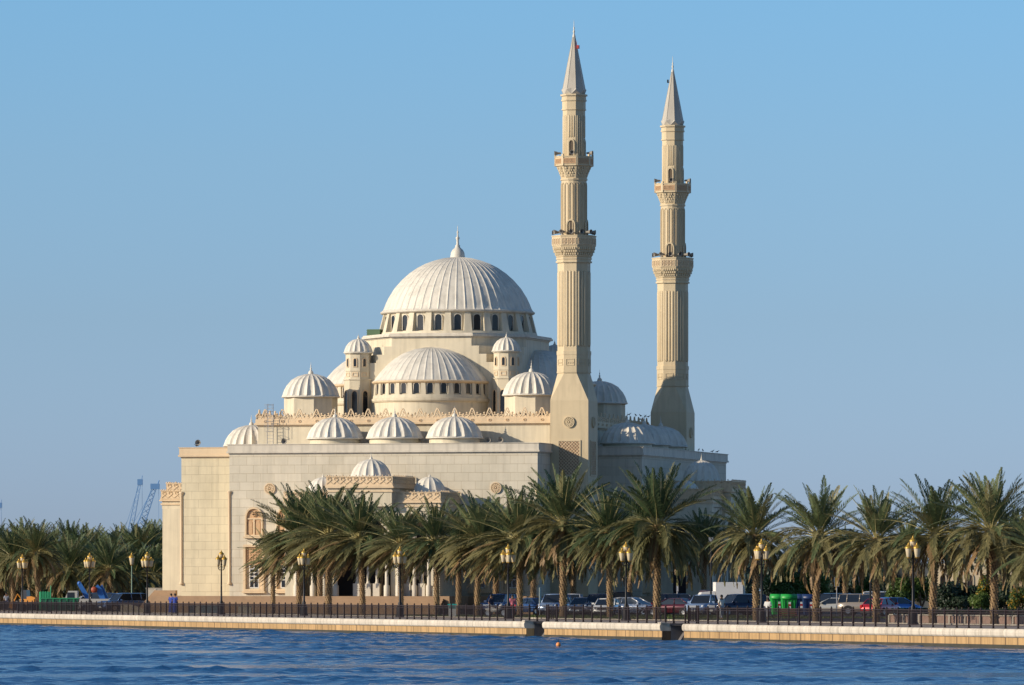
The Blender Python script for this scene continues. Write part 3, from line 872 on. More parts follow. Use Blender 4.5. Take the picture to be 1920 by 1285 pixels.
fade = np.clip((Xg+75)/10, 0, 1)*np.clip((60-Xg)/10, 0, 1)*np.clip((Yg-185)/10, 0, 1)*np.clip((620-Yg)/20, 0, 1)
Zg *= fade
nx, ny = len(xs), len(ys)
co = np.stack([Xg, Yg, Zg], -1).reshape(-1, 3).astype(np.float32)
idx = np.arange(nx*ny).reshape(ny, nx)
quads = np.stack([idx[:-1, :-1], idx[:-1, 1:], idx[1:, 1:], idx[1:, :-1]], -1).reshape(-1, 4)
me = bpy.data.meshes.new('water'); me.vertices.add(len(co)); me.vertices.foreach_set('co', co.ravel())
me.loops.add(quads.size); me.loops.foreach_set('vertex_index', quads.ravel().astype(np.int32))
me.polygons.add(len(quads)); me.polygons.foreach_set('loop_start', np.arange(0, quads.size, 4, dtype=np.int32))
me.polygons.foreach_set('loop_total', np.full(len(quads), 4, dtype=np.int32))
me.polygons.foreach_set('use_smooth', np.ones(len(quads), dtype=bool)); me.update(calc_edges=True)
wm = bpy.data.materials.new('sea_water'); wm.use_nodes = True
nt = wm.node_tree; pb = nt.nodes['Principled BSDF']
pb.inputs['Base Color'].default_value = (.018, .10, .25, 1); pb.inputs['Roughness'].default_value = .1
pb.inputs['IOR'].default_value = 1.333; pb.inputs['Specular IOR Level'].default_value = .5
tc = nt.nodes.new('ShaderNodeTexCoord'); mp = nt.nodes.new('ShaderNodeMapping')
mp.inputs['Scale'].default_value = (1.0, 1.7, 1); mp.inputs['Rotation'].default_value = (0, 0, radians(20))
nt.links.new(tc.outputs['Object'], mp.inputs[0])
nn = nt.nodes.new('ShaderNodeTexNoise'); nn.inputs['Scale'].default_value = 1.5; nn.inputs['Detail'].default_value = 6; nn.inputs['Roughness'].default_value = .62
nt.links.new(mp.outputs[0], nn.inputs['Vector'])
bp = nt.nodes.new('ShaderNodeBump'); bp.inputs['Strength'].default_value = 1; bp.inputs['Distance'].default_value = .15
nt.links.new(nn.outputs['Fac'], bp.inputs['Height']); nt.links.new(bp.outputs[0], pb.inputs['Normal'])
me.materials.append(wm)
wo = bpy.data.objects.new('water', me); COL.objects.link(wo); struct(wo)

# ---- quay wall: three runs with two outfall recesses
def quay_run(ta, tb, lab, round0, round1):
    root = thing('quay_wall', lab, 'sea wall', QO, AQ, 'stone quay wall runs')
    b = MB(); b.box(ta, tb, 0.04, .6, -1.5, .598)
    b.build('wall_face', M['wall_face'], root)
    b = MB(); b.box(ta, tb, 0.0, .038, -.6, .2); b.build('tide_mark', M['tide'], root)
    # coping, bull-nosed towards the water
    b = MB(); b.smooth = False
    pr = [(.62, .6), (.62, G0), (.02, G0), (-.05, G0-.03), (-.1, G0-.1), (-.12, G0-.2), (-.1, .7), (-.05, .63), (.0, .6)]
    st = [ta, tb]
    b.loft([[(t, d, z) for d, z in pr] for t in st])
    b.build('coping', M['coping'], root)
    return root
q1 = quay_run(-1200, t0r, 'long pale quay wall from the left edge to the first outfall', 0, 1)
q2 = quay_run(t1r, t2r, 'short quay wall length between the two dark outfalls', 1, 1)
q3 = quay_run(t3r, 300, 'quay wall from the second outfall to the right edge', 1, 1)
for a, c, lab in ((t0r, t1r, 'dark outfall recess in the quay wall nearer the photo centre'), (t2r, t3r, 'dark outfall recess in the quay wall farther right')):
    root = thing('outfall', lab, 'outfall', QO, AQ, 'outfall recesses')
    b = MB(); b.box(a-.3, a+.002, .62, RD+.3, -1.5, G0-.02); b.box(c-.002, c+.3, .62, RD+.3, -1.5, G0-.02); b.box(a+.003, c-.003, RD, RD+.3, -1.5, G0-.02)
    b.build('side_wall', M['shaded_stone'], root)
    b = MB(); b.loft([[(a+.01, .1, -1.4), (a+.01, RD, -1.4), (a+.01, RD, .9)], [(a+.5, .1, -1.4), (a+.5, RD, -1.4), (a+.5, RD, .9)]])
    b.build('apron_slab', M['shaded_stone'], root)
    b = MB(); b.box(a-.35, a+.25, -.14, .3, G0+.003, G0+.06); b.build('cap_stone', M['coping'], root)

# ---- railings
M['rail'] = mat('brown_railing_paint', (.04, .025, .022), .55, .2)
def railing(pts, lab, grp=None):
    root = thing('railing', lab, 'railing', QO, AQ, grp)
    rails = MB(); pk = MB(); first = None
    for (p, q) in zip(pts, pts[1:]):
        p = Vector(p); q = Vector(q); L = (q-p).length; n = max(1, int(round(L/1.72))); w = L/n; e = (q-p)/L
        a = atan2(e.y, e.x)
        rails.M = Matrix.Translation((p.x, p.y, G0)) @ Matrix.Rotation(a, 4, 'Z')
        rails.box(0, L, -.025, .025, .97, 1.02); rails.box(0, L, -.018, .018, .14, .18); rails.box(0, L, -.015, .015, .84, .87)
        pk.M = rails.M
        m = int(L/(.125 if grp == 'quay railing runs' else .17))
        for i in range(m):
            x = (i+.5)*L/m; pk.box(x-.011, x+.011, -.011, .011, .18, .97)
        for i in range(n+1):
            o = bpy.data.objects.new('post', PO); link(o, root)
            o.location = (p.x+e.x*w*i, p.y+e.y*w*i, G0+.002); o.rotation_euler = (0, 0, a)
    rails.build('rail', M['rail'], root); pk.build('pickets', M['rail'], root)
    return root
b = MB(); b.box(-.045, .045, -.045, .045, 0, 1.08); b.box(-.07, .07, -.07, .07, 0, .04); b.ball((0, 0, 1.11), .05, 8, 5)
tmp = b.build('post', M['rail']); PO = tmp.data; bpy.data.objects.remove(tmp)
dR = .3; ta = tq(-60, .3); tb = tq(1980, .3)
tm = ta+(t0r-ta)/2
railing([(ta, dR), (tm, dR)], 'dark railing along the quay in front of the left background palms', 'quay railing runs')
railing([(tm+.01, dR), (t0r-.1, dR)], 'dark railing run ending at the first outfall', 'quay railing runs')
railing([(t1r+.1, dR), (t2r-.1, dR)], 'railing run between the two outfall recesses', 'quay railing runs')
railing([(t3r+.1, dR), (tb, dR)], 'railing run at the right, with the widest looking gaps', 'quay railing runs')
for a, c, lab in ((t0r, t1r, 'railing bay wrapped round the first outfall recess'), (t2r, t3r, 'railing bay wrapped round the second outfall recess')):
    railing([(a-.08, dR), (a-.08, .85), (c+.08, .85), (c+.08, dR)], lab, 'railing bays')

# ---- lantern lamp posts
M['gold'] = mat('gold_paint', (.55, .33, .06), .35, .5)
M['amber'] = mat('amber_glass', (.6, .5, .33), .25, 0, .5)
def lantern(par, x, y, z, s=1):
    b = MB(); b.smooth = True
    b.rev([(.09*s, z), (.12*s, z+.03*s), (.21*s, z+.56*s), (.21*s, z+.58*s)], 10, x, y, cap=True)
    l = b.build('lantern_glass', M['amber'], par)
    b = MB(); b.smooth = True
    b.rev([(.245*s, z+.56*s), (.25*s, z+.61*s), (.2*s, z+.66*s), (.12*s, z+.76*s), (.05*s, z+.82*s), (.06*s, z+.86*s), (.02*s, z+.9*s), (.001, z+1.0*s)], 12, x, y)
    b.build('lantern_cap', M['gold'], l); b = MB(); b.smooth = True
    b.rev([(.03*s, z-.07*s), (.1*s, z-.02*s), (.1*s, z+.02*s)], 10, x, y); b.build('lantern_collar', M['gold'], l)
def make_lamp():
    t = thing('lamp_post', 'x', 'lamp post')
    b = MB(); b.smooth = True
    b.rev([(.34, 0), (.34, .12), (.27, .2), (.27, .75), (.2, .85), (.14, 1.0), (.16, 1.08), (.09, 1.2), (.07, 2.4), (.055, 4.1), (.09, 4.15), (.06, 4.25), (.05, 4.75), (.001, 4.78)], 14)
    b.build('post', M['iron'], t)
    b = MB()
    for k in range(4):
        a = k*pi/2+.5
        p = [(r*cos(a), r*sin(a), z) for r, z in ((.05, 3.75), (.18, 3.72), (.32, 3.82), (.36, 4.0))]
        b.path(p, .028, 5)
        p = [(r*cos(a), r*sin(a), z) for r, z in ((.05, 4.0), (.12, 4.02), (.2, 3.95), (.16, 3.86))]
        b.path(p, .02, 4)
    b.build('bracket', M['iron'], t)
    for k in range(4):
        a = k*pi/2+.5; lantern(t, .36*cos(a), .36*sin(a), 4.08, .95)
    lantern(t, 0, 0, 4.5, .95)
    return t
lamp = make_lamp()
LP = [(42, 'five lantern lamp post nearest the left edge of the photo'), (168, 'lamp post standing in front of the blue crane truck'),
      (276, 'lamp post just left of the mosque, beside the pale wall panel'), (415, 'lamp post standing alone before the bare left wall of the mosque'),
      (570, 'lamp post among the palms at the leftmost palm clump'), (750, 'lamp post in front of the projecting front porch'),
      (953, 'lamp post beside the pair of people left of the first outfall'), (1174, 'lamp post in front of the silver hatchback'),
      (1428, 'lamp post between the navy off-roader and the green bins'), (1712, 'tallest looking lamp post near the right edge before the arched building')]
for i, (px, lab) in enumerate(LP):
    x, y = on_line(px, 8)
    if i == 0:
        o = lamp; o.location = (x, y, G0+.003); tag(o, lab, None, 'five lantern lamp posts on the promenade')
    else: dup(lamp, (x, y, G0+.003), R.uniform(0, 1.5), 1, lab, 'five lantern lamp posts on the promenade')
t = thing('street_lamp', 'thin single lantern lamp on a pale green pole before the dark grove', 'street lamp', (*on_line(247, 30), 1.05))
b = MB(); b.tube((0, 0, 0), (0, 0, 4.6), .06, .045, 8); b.build('post', mat('pale_green_paint', (.22, .32, .24), .5), t); lantern(t, 0, 0, 4.6, 1.3)
for px, off, lab, h in ((1632, 45, 'dark slim pole lamp behind the red car', 4.9), (1333, 42, 'dark thick pole beside the pink panel', 6)):
    t = thing('street_lamp', lab, 'street lamp', (*on_line(px, off), 1.02))
    b = MB(); b.tube((0, 0, 0), (0, 0, h), .09, .06, 8); b.build('post', M['iron'], t)
    b = MB(); b.cbox(0, 0, h+.2, .35, .35, .4); b.build('lamp_head', M['grey'], t)

# ================================================================ PALMS
M['frond'] = leaf_mat('palm_leaflets', (.055, .09, .036), (.15, .18, .08), .22)
M['frond_olive'] = leaf_mat('palm_leaflets_olive', (.135, .135, .055), (.26, .225, .10), .22)
M['frond_dry'] = leaf_mat('palm_leaflets_dry', (.20, .13, .06), (.30, .19, .09), .15)
M['rachis'] = mat('frond_stalk', (.36, .31, .13), .5)
def crown_mesh(seed, n=118, sweep=(0, 0), low=.42, nl=46, wl=.068):
    """upper fan of stiff plumes, lower tier of arching older fronds"""
    rr = random.Random(seed); b = MB()
    nu = int(n*rr.uniform(.30, .36)); lop = rr.uniform(0, 6.28)
    for i in range(n):
        up_ = i < nu
        t = (i+.5)/nu if up_ else (i-nu+.5)/(n-nu)
        az = i*2.39996+rr.uniform(-.3, .3)
        if up_:
            el = radians(87-52*t**.9+rr.uniform(-7, 7)); bend = radians(8+22*t+rr.uniform(-6, 12)); L = rr.uniform(3.7, 4.5)*(.75 if i < 4 else 1)
            mi = 0 if rr.random() < .8 else 1
        else:
            el = radians(30-78*t**1.0+rr.uniform(-10, 10)); bend = radians(52+26*(1-t)+rr.uniform(-14, 18)); L = rr.uniform(3.3, 4.3)*(1+.1*cos(az-lop))
            q = rr.random()
            mi = (0 if q < .35 else 1) if t < .35 else ((1 if q < .75 else 2) if t < .75 else (1 if q < .4 else 2))
        tt = t*.35 if up_ else .35+.65*t
        ns = 9; p = Vector((cos(az)*.12, sin(az)*.12, -.35*tt)); pts = [p.copy()]; tan = []
        h = Vector((cos(az), sin(az), 0)); twist = rr.uniform(-.35, .35)
        for s in range(ns):
            f = (s+.5)/ns
            e = el-bend*f**1.25
            d = h*cos(e)+Vector((0, 0, sin(e)))
            d = d+Vector((sweep[0], sweep[1], 0))*f*max(0, min(1, (tt-.12)*1.9))*1.2+Vector((-h.y, h.x, 0))*twist*f
            d.normalize(); tan.append(d); p = p+d*L/ns; pts.append(p.copy())
        tan.append(tan[-1])
        b.mat = 3; b.path(pts[::2]+[pts[-1]], [.038, .03, .02, .014, .008, .004][:len(pts[::2])+1], 3)
        b.mat = mi; dead = mi == 2; roll = rr.uniform(-.5, .5)
        for k in range(nl):
            f = .17+.83*(k+.5)/nl; q = f*ns; j = min(ns-1, int(q)); fr = q-j
            P = pts[j].lerp(pts[j+1], fr); T = tan[j]
            side = T.cross(Vector((0, 0, 1)))
            if side.length < .05: side = Vector((1, 0, 0))
            side.normalize(); up = side.cross(T).normalized()
            side, up = side*cos(roll)+up*sin(roll), up*cos(roll)-side*sin(roll)
            ll = (.6 if not dead else .46)*(sin(pi*min(1, .2+.78*f**.8))**.5+.1)*rr.uniform(.8, 1.12)*(1-.4*f**4)
            for s in (-1, 1):
                a = radians((56 if up_ else 50)-26*f+rr.uniform(-9, 9))
                d = (T*cos(a)+side*s*sin(a)+up*(.3+rr.uniform(-.18, .18))).normalized()
                if not up_: d = (d+Vector((0, 0, -.3-.35*t))).normalized()
                tip = P+d*ll+Vector((0, 0, -.06*ll))
                wv = d.cross(up+Vector((.01, 0, 0))).normalized()*wl*.5
                m_ = P+d*ll*.45
                v = b.V([P, m_+wv, tip, m_-wv]); b.Fc((v, v+1, v+2, v+3))
    o = b.build('crown', [M['frond'], M['frond_olive'], M['frond_dry'], M['rachis']], fix=False)
    me = o.data; KIDS.pop(o.name, None); bpy.data.objects.remove(o); return me
M['trunk'] = mat('palm_trunk', (.17, .11, .06), .9, var=.3, vscale=4, bump=.5)
M['boots'] = mat('palm_leaf_bases', (.38, .26, .14), .9, var=.3, vscale=5)
def trunk_mesh(seed, h, r=.24, lean=(0, 0), boots=True):
    rr = random.Random(seed); b = MB(); ns = 8; pts = []; rad = []
    for i in range(ns+1):
        f = i/ns; pts.append((lean[0]*f*f, lean[1]*f*f, h*f)); rad.append(r*(1.25 if i == 0 else 1)*(1-.12*f)*(1 if f < .85 else 1.15))
    b.path(pts, rad, 10)
    if boots:
        b.mat = 1; rows = int(h/.17); nb = 8
        for i in range(rows):
            f = (i+.5)/rows
            if f < .06: continue
            c = Vector((lean[0]*f*f, lean[1]*f*f, h*f)); R_ = r*(1-.12*f)*.93
            big = 1+max(0, (f-.72)*3.2)
            for k in range(nb):
                a = 2*pi*(k+.5*(i % 2))/nb+i*.13+rr.uniform(-.08, .08); ca, sa = cos(a), sin(a)
                w = .07*big**.3; hh = .16*big; o_ = .1*big*rr.uniform(.7, 1.2)
                base = c+Vector((ca, sa, 0))*R_; tx = Vector((-sa, ca, 0))*w
                v = b.V([base-tx-Vector((0, 0, hh*.5)), base+tx-Vector((0, 0, hh*.5)), base+tx*.7+Vector((ca, sa, 0))*o_+Vector((0, 0, hh*.5)), base-tx*.7+Vector((ca, sa, 0))*o_+Vector((0, 0, hh*.5)), base+Vector((0, 0, hh*.45))])
                b.Fc((v, v+1, v+2, v+3)); b.Fc((v+3, v+2, v+4)); b.Fc((v, v+3, v+4)); b.Fc((v+1, v+4, v+2))
    o = b.build('trunk', [M['trunk'], M['boots']], fix=False); me = o.data; bpy.data.objects.remove(o); return me
CR = [crown_mesh(1), crown_mesh(2, 108), crown_mesh(3, 124), crown_mesh(4, 102), crown_mesh(5, 130, (-.55, -.1)), crown_mesh(6, 126, (-.65, .1)), crown_mesh(7, 60, (-1.1, 0)),
      crown_mesh(8, 112), crown_mesh(9, 120, (-.3, 0)), crown_mesh(10, 130, (-.45, .15))]
def palm(px, off, yc, yt, ci, lab, grp, seed, XY=None, r=.25, lean=None, boots=True, tm=None, ref=4.45):
    X, Y = XY or on_line(px, off); s = F/Y
    zc = zat(yc, Y); h = zc-1.05; sc = (yc-yt)/s/ref
    rr = random.Random(seed)
    t = thing('date_palm', lab, 'palm tree', (X, Y, 1.05), 0, grp)
    lean = lean or (rr.uniform(-.25, .25), rr.uniform(-.3, .3))
    me = tm or trunk_mesh(seed, h, r*.84, lean, boots)
    tk = bpy.data.objects.new('trunk', me); link(tk, t)
    if tm: tk.scale = (1, 1, h/6.0); lean = (0, 0)
    c = bpy.data.objects.new('crown', CR[ci]); link(c, t); c.location = (lean[0], lean[1], h)
    c.scale = (sc*rr.uniform(1.05, 1.15)*(1.1 if ci in (4, 5, 9) else 1),)*2+(sc,)
    c.rotation_euler = (0, 0, rr.uniform(0, 6.28) if ci in (0, 1, 2, 3, 7) else rr.uniform(-.3, .3))
    return t
GP = 'date palms planted along the promenade'
PL = [(512, 14, 1048, 975, 6, 'short lopsided date palm leaning left, leftmost before the hall windows', .2),
 (561, 14, 995, 902, 4, 'windswept date palm just behind the lamp post left of the entrance', .25),
 (616, 14, 992, 890, 5, 'tall windswept date palm left of the dark entrance doorway', .3),
 (680, 14, 1000, 912, 9, 'date palm standing before the white porch columns', .25),
 (752, 15, 1008, 935, 5, 'date palm partly hidden by the lamp post before the porch', .22),
 (819, 14, 1005, 922, 8, 'date palm right of the porch, with the litter bin at its right', .25),
 (895, 14, 1003, 915, 4, 'date palm left of the person on a motorbike', .26),
 (975, 14, 1000, 902, 9, 'date palm just left of the first outfall recess', .25),
 (1056, 14, 980, 857, 1, 'tall date palm directly under the nearer minaret', .3),
 (1144, 15, 1000, 900, 8, 'date palm leaning its fronds left, between the two minarets', .25),
 (1232, 14, 985, 855, 0, 'large date palm under the farther minaret with full bright crown', .3),
 (1418, 14, 1003, 893, 2, 'date palm at the lamp post left of the green bins', .26),
 (1530, 14, 1003, 886, 3, 'date palm rising between the bins and the silver saloon', .26),
 (1643, 14, 1010, 900, 1, 'date palm in front of the red car', .26),
 (1749, 14, 1000, 880, 7, 'date palm before the arched building, right of the last lamp post', .27),
 (1865, 14, 992, 862, 2, 'tallest looking date palm near the right edge by the orange bush', .28),
 (1945, 14, 1035, 935, 3, 'low hanging palm crown cut by the right edge of the photo', .28),
 (72, 14, 1035, 962, 7, 'date palm with broad spreading crown beside the green skip at the left', .28),
 (25, 14, 1045, 975, 2, 'date palm by the orange digger near the left edge', .26)]
for i, (px, off, yc, yt, ci, lab, r) in enumerate(PL): palm(px, off, yc+(9 if 550 < px < 1000 else 0), yt, ci, lab, GP, 40+i, r=r)
TM = [trunk_mesh(90+i, 6.0, .24) for i in range(2)]
# dark grove behind the left car park, each its own tree
rg = random.Random(21)
GR = [(-12, 720), (20, 700), (55, 730), (100, 700), (128, 720), (150, 690), (185, 670), (215, 700), (238, 730), (262, 690), (292, 715), (318, 740), (170, 735), (40, 760), (285, 665), (205, 650), (130, 655), (75, 665), (5, 660), (250, 655)]
for i, (px, Y) in enumerate(GR):
    yt = rg.uniform(962, 985) if Y > 680 else rg.uniform(985, 1010)
    p = palm(px, 0, yt+70*(700/Y), yt, i % 4, 'date palm in the dark grove behind the car park at the left', 'date palms of the dark grove', 200+i, XY=at_depth(px, Y), tm=TM[i % 2])
# palms behind the front row, in the car park and beyond
for i, (px, Y, yc, yt, lab) in enumerate(((600, 548, 1005, 925, 'date palm close to the mosque wall behind the windswept pair'), (1000, 540, 1010, 925, 'date palm behind the first outfall, half hidden by nearer crowns'),
      (1075, 545, 1035, 965, 'small dark palm behind the tall palm under the nearer minaret'), (1905, 480, 1030, 940, 'date palm behind the right edge crown'), (1320, 560, 1020, 945, 'shaded date palm right of the large bright palm'),
      (1700, 520, 1025, 960, 'smaller date palm behind the last lamp post'), (1585, 560, 1040, 975, 'hazy date palm behind the silver saloon'), (930, 545, 1020, 935, 'date palm behind the lamp post with two people'),
      (860, 540, 1020, 940, 'date palm behind the litter bin'), (1180, 530, 1025, 940, 'date palm behind the lamp post with the hatchback'))):
    palm(px, 0, yc, yt, (i+1) % 4, lab, 'date palms behind the promenade row', 300+i, XY=at_depth(px, Y), tm=TM[i % 2])
# ================================================================ TREES, BUSHES, HEDGES
M['leaf'] = leaf_mat('broad_leaves', (.05, .09, .02), (.13, .19, .035), .3, 1.5)
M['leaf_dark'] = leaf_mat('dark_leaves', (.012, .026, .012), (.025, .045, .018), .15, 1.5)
M['leaf_blue'] = leaf_mat('far_leaves', (.03, .05, .04), (.05, .075, .05), .15, .8)
M['flower'] = leaf_mat('orange_flowers', (.45, .22, .02), (.5, .33, .03), .2, 2)
M['bark'] = mat('bark', (.12, .09, .06), .9, var=.2)
def foliage(mb, c, r, n, ls, seed, squash=.8, fl=0):
    rr = random.Random(seed)
    lobes = []
    for i in range(9):
        a = rr.uniform(0, 6.28); e = rr.uniform(-.5, 1.2)
        q = rr.uniform(.35, .72); lobes.append((Vector((c[0]+r[0]*q*cos(a)*cos(e), c[1]+r[1]*q*sin(a)*cos(e), c[2]+r[2]*q*sin(e))), rr.uniform(.3, .52)))
    for i in range(n):
        L, k = lobes[rr.randrange(9)]
        u = Vector((rr.gauss(0, 1), rr.gauss(0, 1), rr.gauss(0, 1))).normalized()*(rr.random()**.33)
        p = L+Vector((u.x*r[0]*k, u.y*r[1]*k, u.z*r[2]*k))
        nrm = (u+Vector((rr.uniform(-.8, .8), rr.uniform(-.8, .8), rr.uniform(-.4, .9)))).normalized()
        a = nrm.orthogonal().normalized(); a.rotate(Matrix.Rotation(rr.uniform(0, 6.28), 3, nrm)) ; b_ = nrm.cross(a)
        s = ls*rr.uniform(.6, 1.3)
        mb.mat = 1 if rr.random() < fl else 0
        v = mb.V([p-a*s, p-b_*s*.5, p+a*s, p+b_*s*.5]); mb.Fc((v, v+1, v+2, v+3))
def tree(name, lab, X, Y, z0, r, hc, mat_, n, ls, seed, cat='tree', grp=None, fl=0):
    t = thing(name, lab, cat, (X, Y, z0), 0, grp)
    b = MB(); foliage(b, (0, 0, hc), r, n, ls, seed, fl=fl)
    b.build('foliage' if cat == 'bush' else 'crown', [M[mat_], M['flower']], t, fix=False)
    b = MB(); rr = random.Random(seed)
    for k in range(4):
        a = rr.uniform(0, 6.28); b.path([(0, 0, 0), (.05*cos(a), .05*sin(a), hc*.4), (r[0]*.45*cos(a), r[1]*.45*sin(a), hc*1.05)], [.14*min(1, r[0]/1.5), .09*min(1, r[0]/1.5), .03], 5)
    b.build('stem' if cat == 'bush' else 'trunk', M['bark'], t)
def tp(name, lab, px, yt, yb, wpx, Y, m, n, ls, seed, cat='tree', grp=None, fl=0):
    X, Y = at_depth(px, Y); s = F/Y
    zt = zat(yt, Y); hh = (zt-1.0); hc = hh*(.53 if cat == 'tree' else .5)
    tree(name, lab, X, Y, 1.0, (wpx/2/s, wpx/2/s, hh-hc if cat == 'tree' else hh*.52), hc, m, n, ls, seed, cat, grp, fl)
tp('leafy_tree', 'round green tree above the green bins, right of the yellow sign', 1470, 1058, 1140, 84, 600, 'leaf', 5200, .13, 1)
tp('leafy_tree', 'green leafy tree above the blue bins', 1524, 1060, 1140, 80, 605, 'leaf', 5000, .13, 2)
tp('leafy_tree', 'bright green tree above the beige off-roader', 1628, 1066, 1140, 84, 590, 'leaf', 5200, .13, 3)
tp('leafy_tree', 'green tree to the right of the blue car', 1688, 1074, 1140, 70, 520, 'leaf', 4200, .12, 4)
tp('leafy_tree', 'narrow green tree in front of the arched building', 1728, 1074, 1145, 60, 520, 'leaf', 3200, .12, 14)
tp('clipped_bush', 'dark domed bush before the arched building', 1795, 1088, 1150, 116, 500, 'leaf_dark', 7000, .13, 5, 'bush')
tp('leafy_bush', 'pale green bush right of the dark domed bush', 1834, 1108, 1150, 56, 470, 'leaf', 3000, .09, 6, 'bush')
tp('flowering_bush', 'orange flowering bush left of the tallest looking palm', 1850, 1072, 1150, 58, 480, 'leaf', 3600, .1, 7, 'bush', None, .3)
tp('flowering_bush', 'yellow flowering bush at the right edge', 1912, 1094, 1150, 60, 465, 'leaf', 3400, .1, 8, 'bush', None, .25)
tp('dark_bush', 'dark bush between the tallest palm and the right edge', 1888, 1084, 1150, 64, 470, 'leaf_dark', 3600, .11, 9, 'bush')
for i, (px, yt, w, Y) in enumerate(((1375, 1035, 70, 690), (1425, 1040, 80, 720), (1490, 1030, 90, 730), (1555, 1038, 90, 700), (1612, 1032, 80, 740), (1665, 1040, 80, 720), (1895, 1060, 80, 780), (1760, 1050, 70, 860), (1830, 1046, 80, 880), (1400, 1060, 80, 640), (1460, 1055, 80, 650), (1530, 1058, 80, 650), (1590, 1056, 80, 645), (1650, 1060, 80, 650), (1350, 1062, 60, 660))):
    tp('distant_tree', 'dark distant tree seen between the palm trunks beyond the cars', px, yt, 1120, w*1.25, Y, 'leaf_blue', 5500, .27, 60+i, 'tree', 'dark distant trees beyond the car park')
for i, (px, yt, w) in enumerate(((10, 1045, 90), (80, 1040, 90), (150, 1035, 90), (215, 1030, 90), (275, 1032, 80), (310, 1035, 60), (45, 1075, 110), (120, 1078, 110), (190, 1076, 110), (255, 1074, 110), (20, 1062, 120), (95, 1060, 120), (165, 1064, 120), (235, 1060, 120), (295, 1062, 80))):
    tp('distant_tree', 'undergrowth tree with shadow-dark leaves filling the grove behind the parked trucks', px, yt, 1120, w*1.2, 770 if i < 10 else 735-i*4, 'leaf_dark', 5000, .26, 80+i, 'tree', 'shadow-dark undergrowth trees in the left grove')  # leaf colour darkened to paint in the grove's shadow
# low hedge row by the small wall at the right
x, y = on_line(1790, 22)
root = thing('low_wall', 'low pinkish garden wall behind the railing at the right', 'garden wall', QO, AQ)
ta, tb = tq(1668, 20), tq(1990, 20)
b = MB()
b.box(ta, tb, 20, 20.25, 1.0, 1.52); b.build('wall_panel', mat('pink_render', (.42, .28, .22), .8, var=.15, vscale=2), root)
b = MB(); b.box(ta-.05, tb+.05, 19.93, 20.32, 1.522, 1.6)
k = ta
while k < tb: b.box(k-.14, k+.14, 19.9, 19.995, 1.0, 1.52); k += 2.6
b.build('wall_cap', M['coping'], root)
b = MB(); rr = random.Random(9)
for i in range(9000):
    t = rr.uniform(ta-2, tb); d = rr.uniform(20.7, 22.6); z = rr.uniform(1.0, 1.95)
    n_ = Vector((rr.gauss(0, 1), rr.gauss(0, 1), rr.gauss(0, 1))).normalized(); a = n_.orthogonal()*.09; c = n_.cross(a)
    v = b.V([Vector((t, d, z))-a, Vector((t, d, z))-c*.6, Vector((t, d, z))+a, Vector((t, d, z))+c*.6]); b.Fc((v, v+1, v+2, v+3))
hd = qplace(b.build('low_hedge', M['leaf_dark'], fix=False)); tag(hd, 'long low clipped hedge behind the pinkish garden wall', 'hedge')

# ================================================================ VEHICLES
M['tyre'] = mat('tyre_rubber', (.015, .015, .016), .8)
M['rim'] = mat('alloy_rim', (.45, .45, .46), .3, .8)
M['carglass'] = mat('car_glass', (.015, .02, .028), .06, 0, .6)
M['lens'] = mat('headlight_lens', (.7, .72, .72), .1, 0, .6)
M['tail'] = mat('tail_light', (.4, .01, .01), .2)
M['trim'] = mat('black_trim', (.02, .02, .022), .5)
M['plate'] = mat('number_plate', (.65, .65, .62), .5)
PAINT = {}
def paint(name, col, metal=.35):
    if name not in PAINT:
        m = mat('paint_'+name, col, .25, metal, .5); m.node_tree.nodes['Principled BSDF'].inputs['Coat Weight'].default_value = .6
        m.node_tree.nodes['Principled BSDF'].inputs['Coat Roughness'].default_value = .05; PAINT[name] = m
    return PAINT[name]
KIND = {  # L, W, wheel r, hull outline (x, ztop, halfwidth), greenhouse (x0b,x0t,x1t,x1b), belt, roof
 'saloon': (4.6, 1.8, .33, [(-2.3,.62,.72),(-2.22,.92,.82),(-1.7,1.0,.88),(-.6,.97,.9),(.9,.93,.9),(1.5,.88,.88),(2.05,.78,.82),(2.3,.58,.66)], (-1.75,-1.05,.2,1.15), .95, 1.44),
 'hatchback': (4.2, 1.75, .32, [(-2.1,.6,.74),(-2.05,.98,.82),(-1.6,1.02,.86),(-.6,1.0,.88),(.8,.98,.88),(1.4,.9,.86),(1.9,.78,.8),(2.1,.58,.64)], (-2.0,-1.55,.1,1.1), .97, 1.5),
 'off_roader': (4.8, 1.9, .39, [(-2.4,.7,.84),(-2.36,1.05,.9),(-1.6,1.12,.94),(-.6,1.12,.95),(1.0,1.1,.95),(1.7,1.06,.93),(2.25,.98,.88),(2.4,.75,.8)], (-2.3,-2.12,.45,1.05), 1.08, 1.78),
 'pickup': (5.1, 1.9, .38, [(-2.55,.75,.86),(-2.52,1.08,.9),(-1.6,1.1,.93),(-.6,1.1,.94),(1.0,1.08,.94),(1.8,1.04,.93),(2.4,.96,.88),(2.55,.75,.8)], (-.75,-.55,.6,1.2), 1.07, 1.74),
 'van': (4.9, 1.9, .35, [(-2.45,.7,.86),(-2.42,1.1,.93),(-1.6,1.14,.95),(-.6,1.14,.95),(1.2,1.12,.95),(1.8,1.0,.92),(2.3,.85,.86),(2.45,.62,.74)], (-2.38,-2.25,1.1,1.85), 1.1, 1.95)}
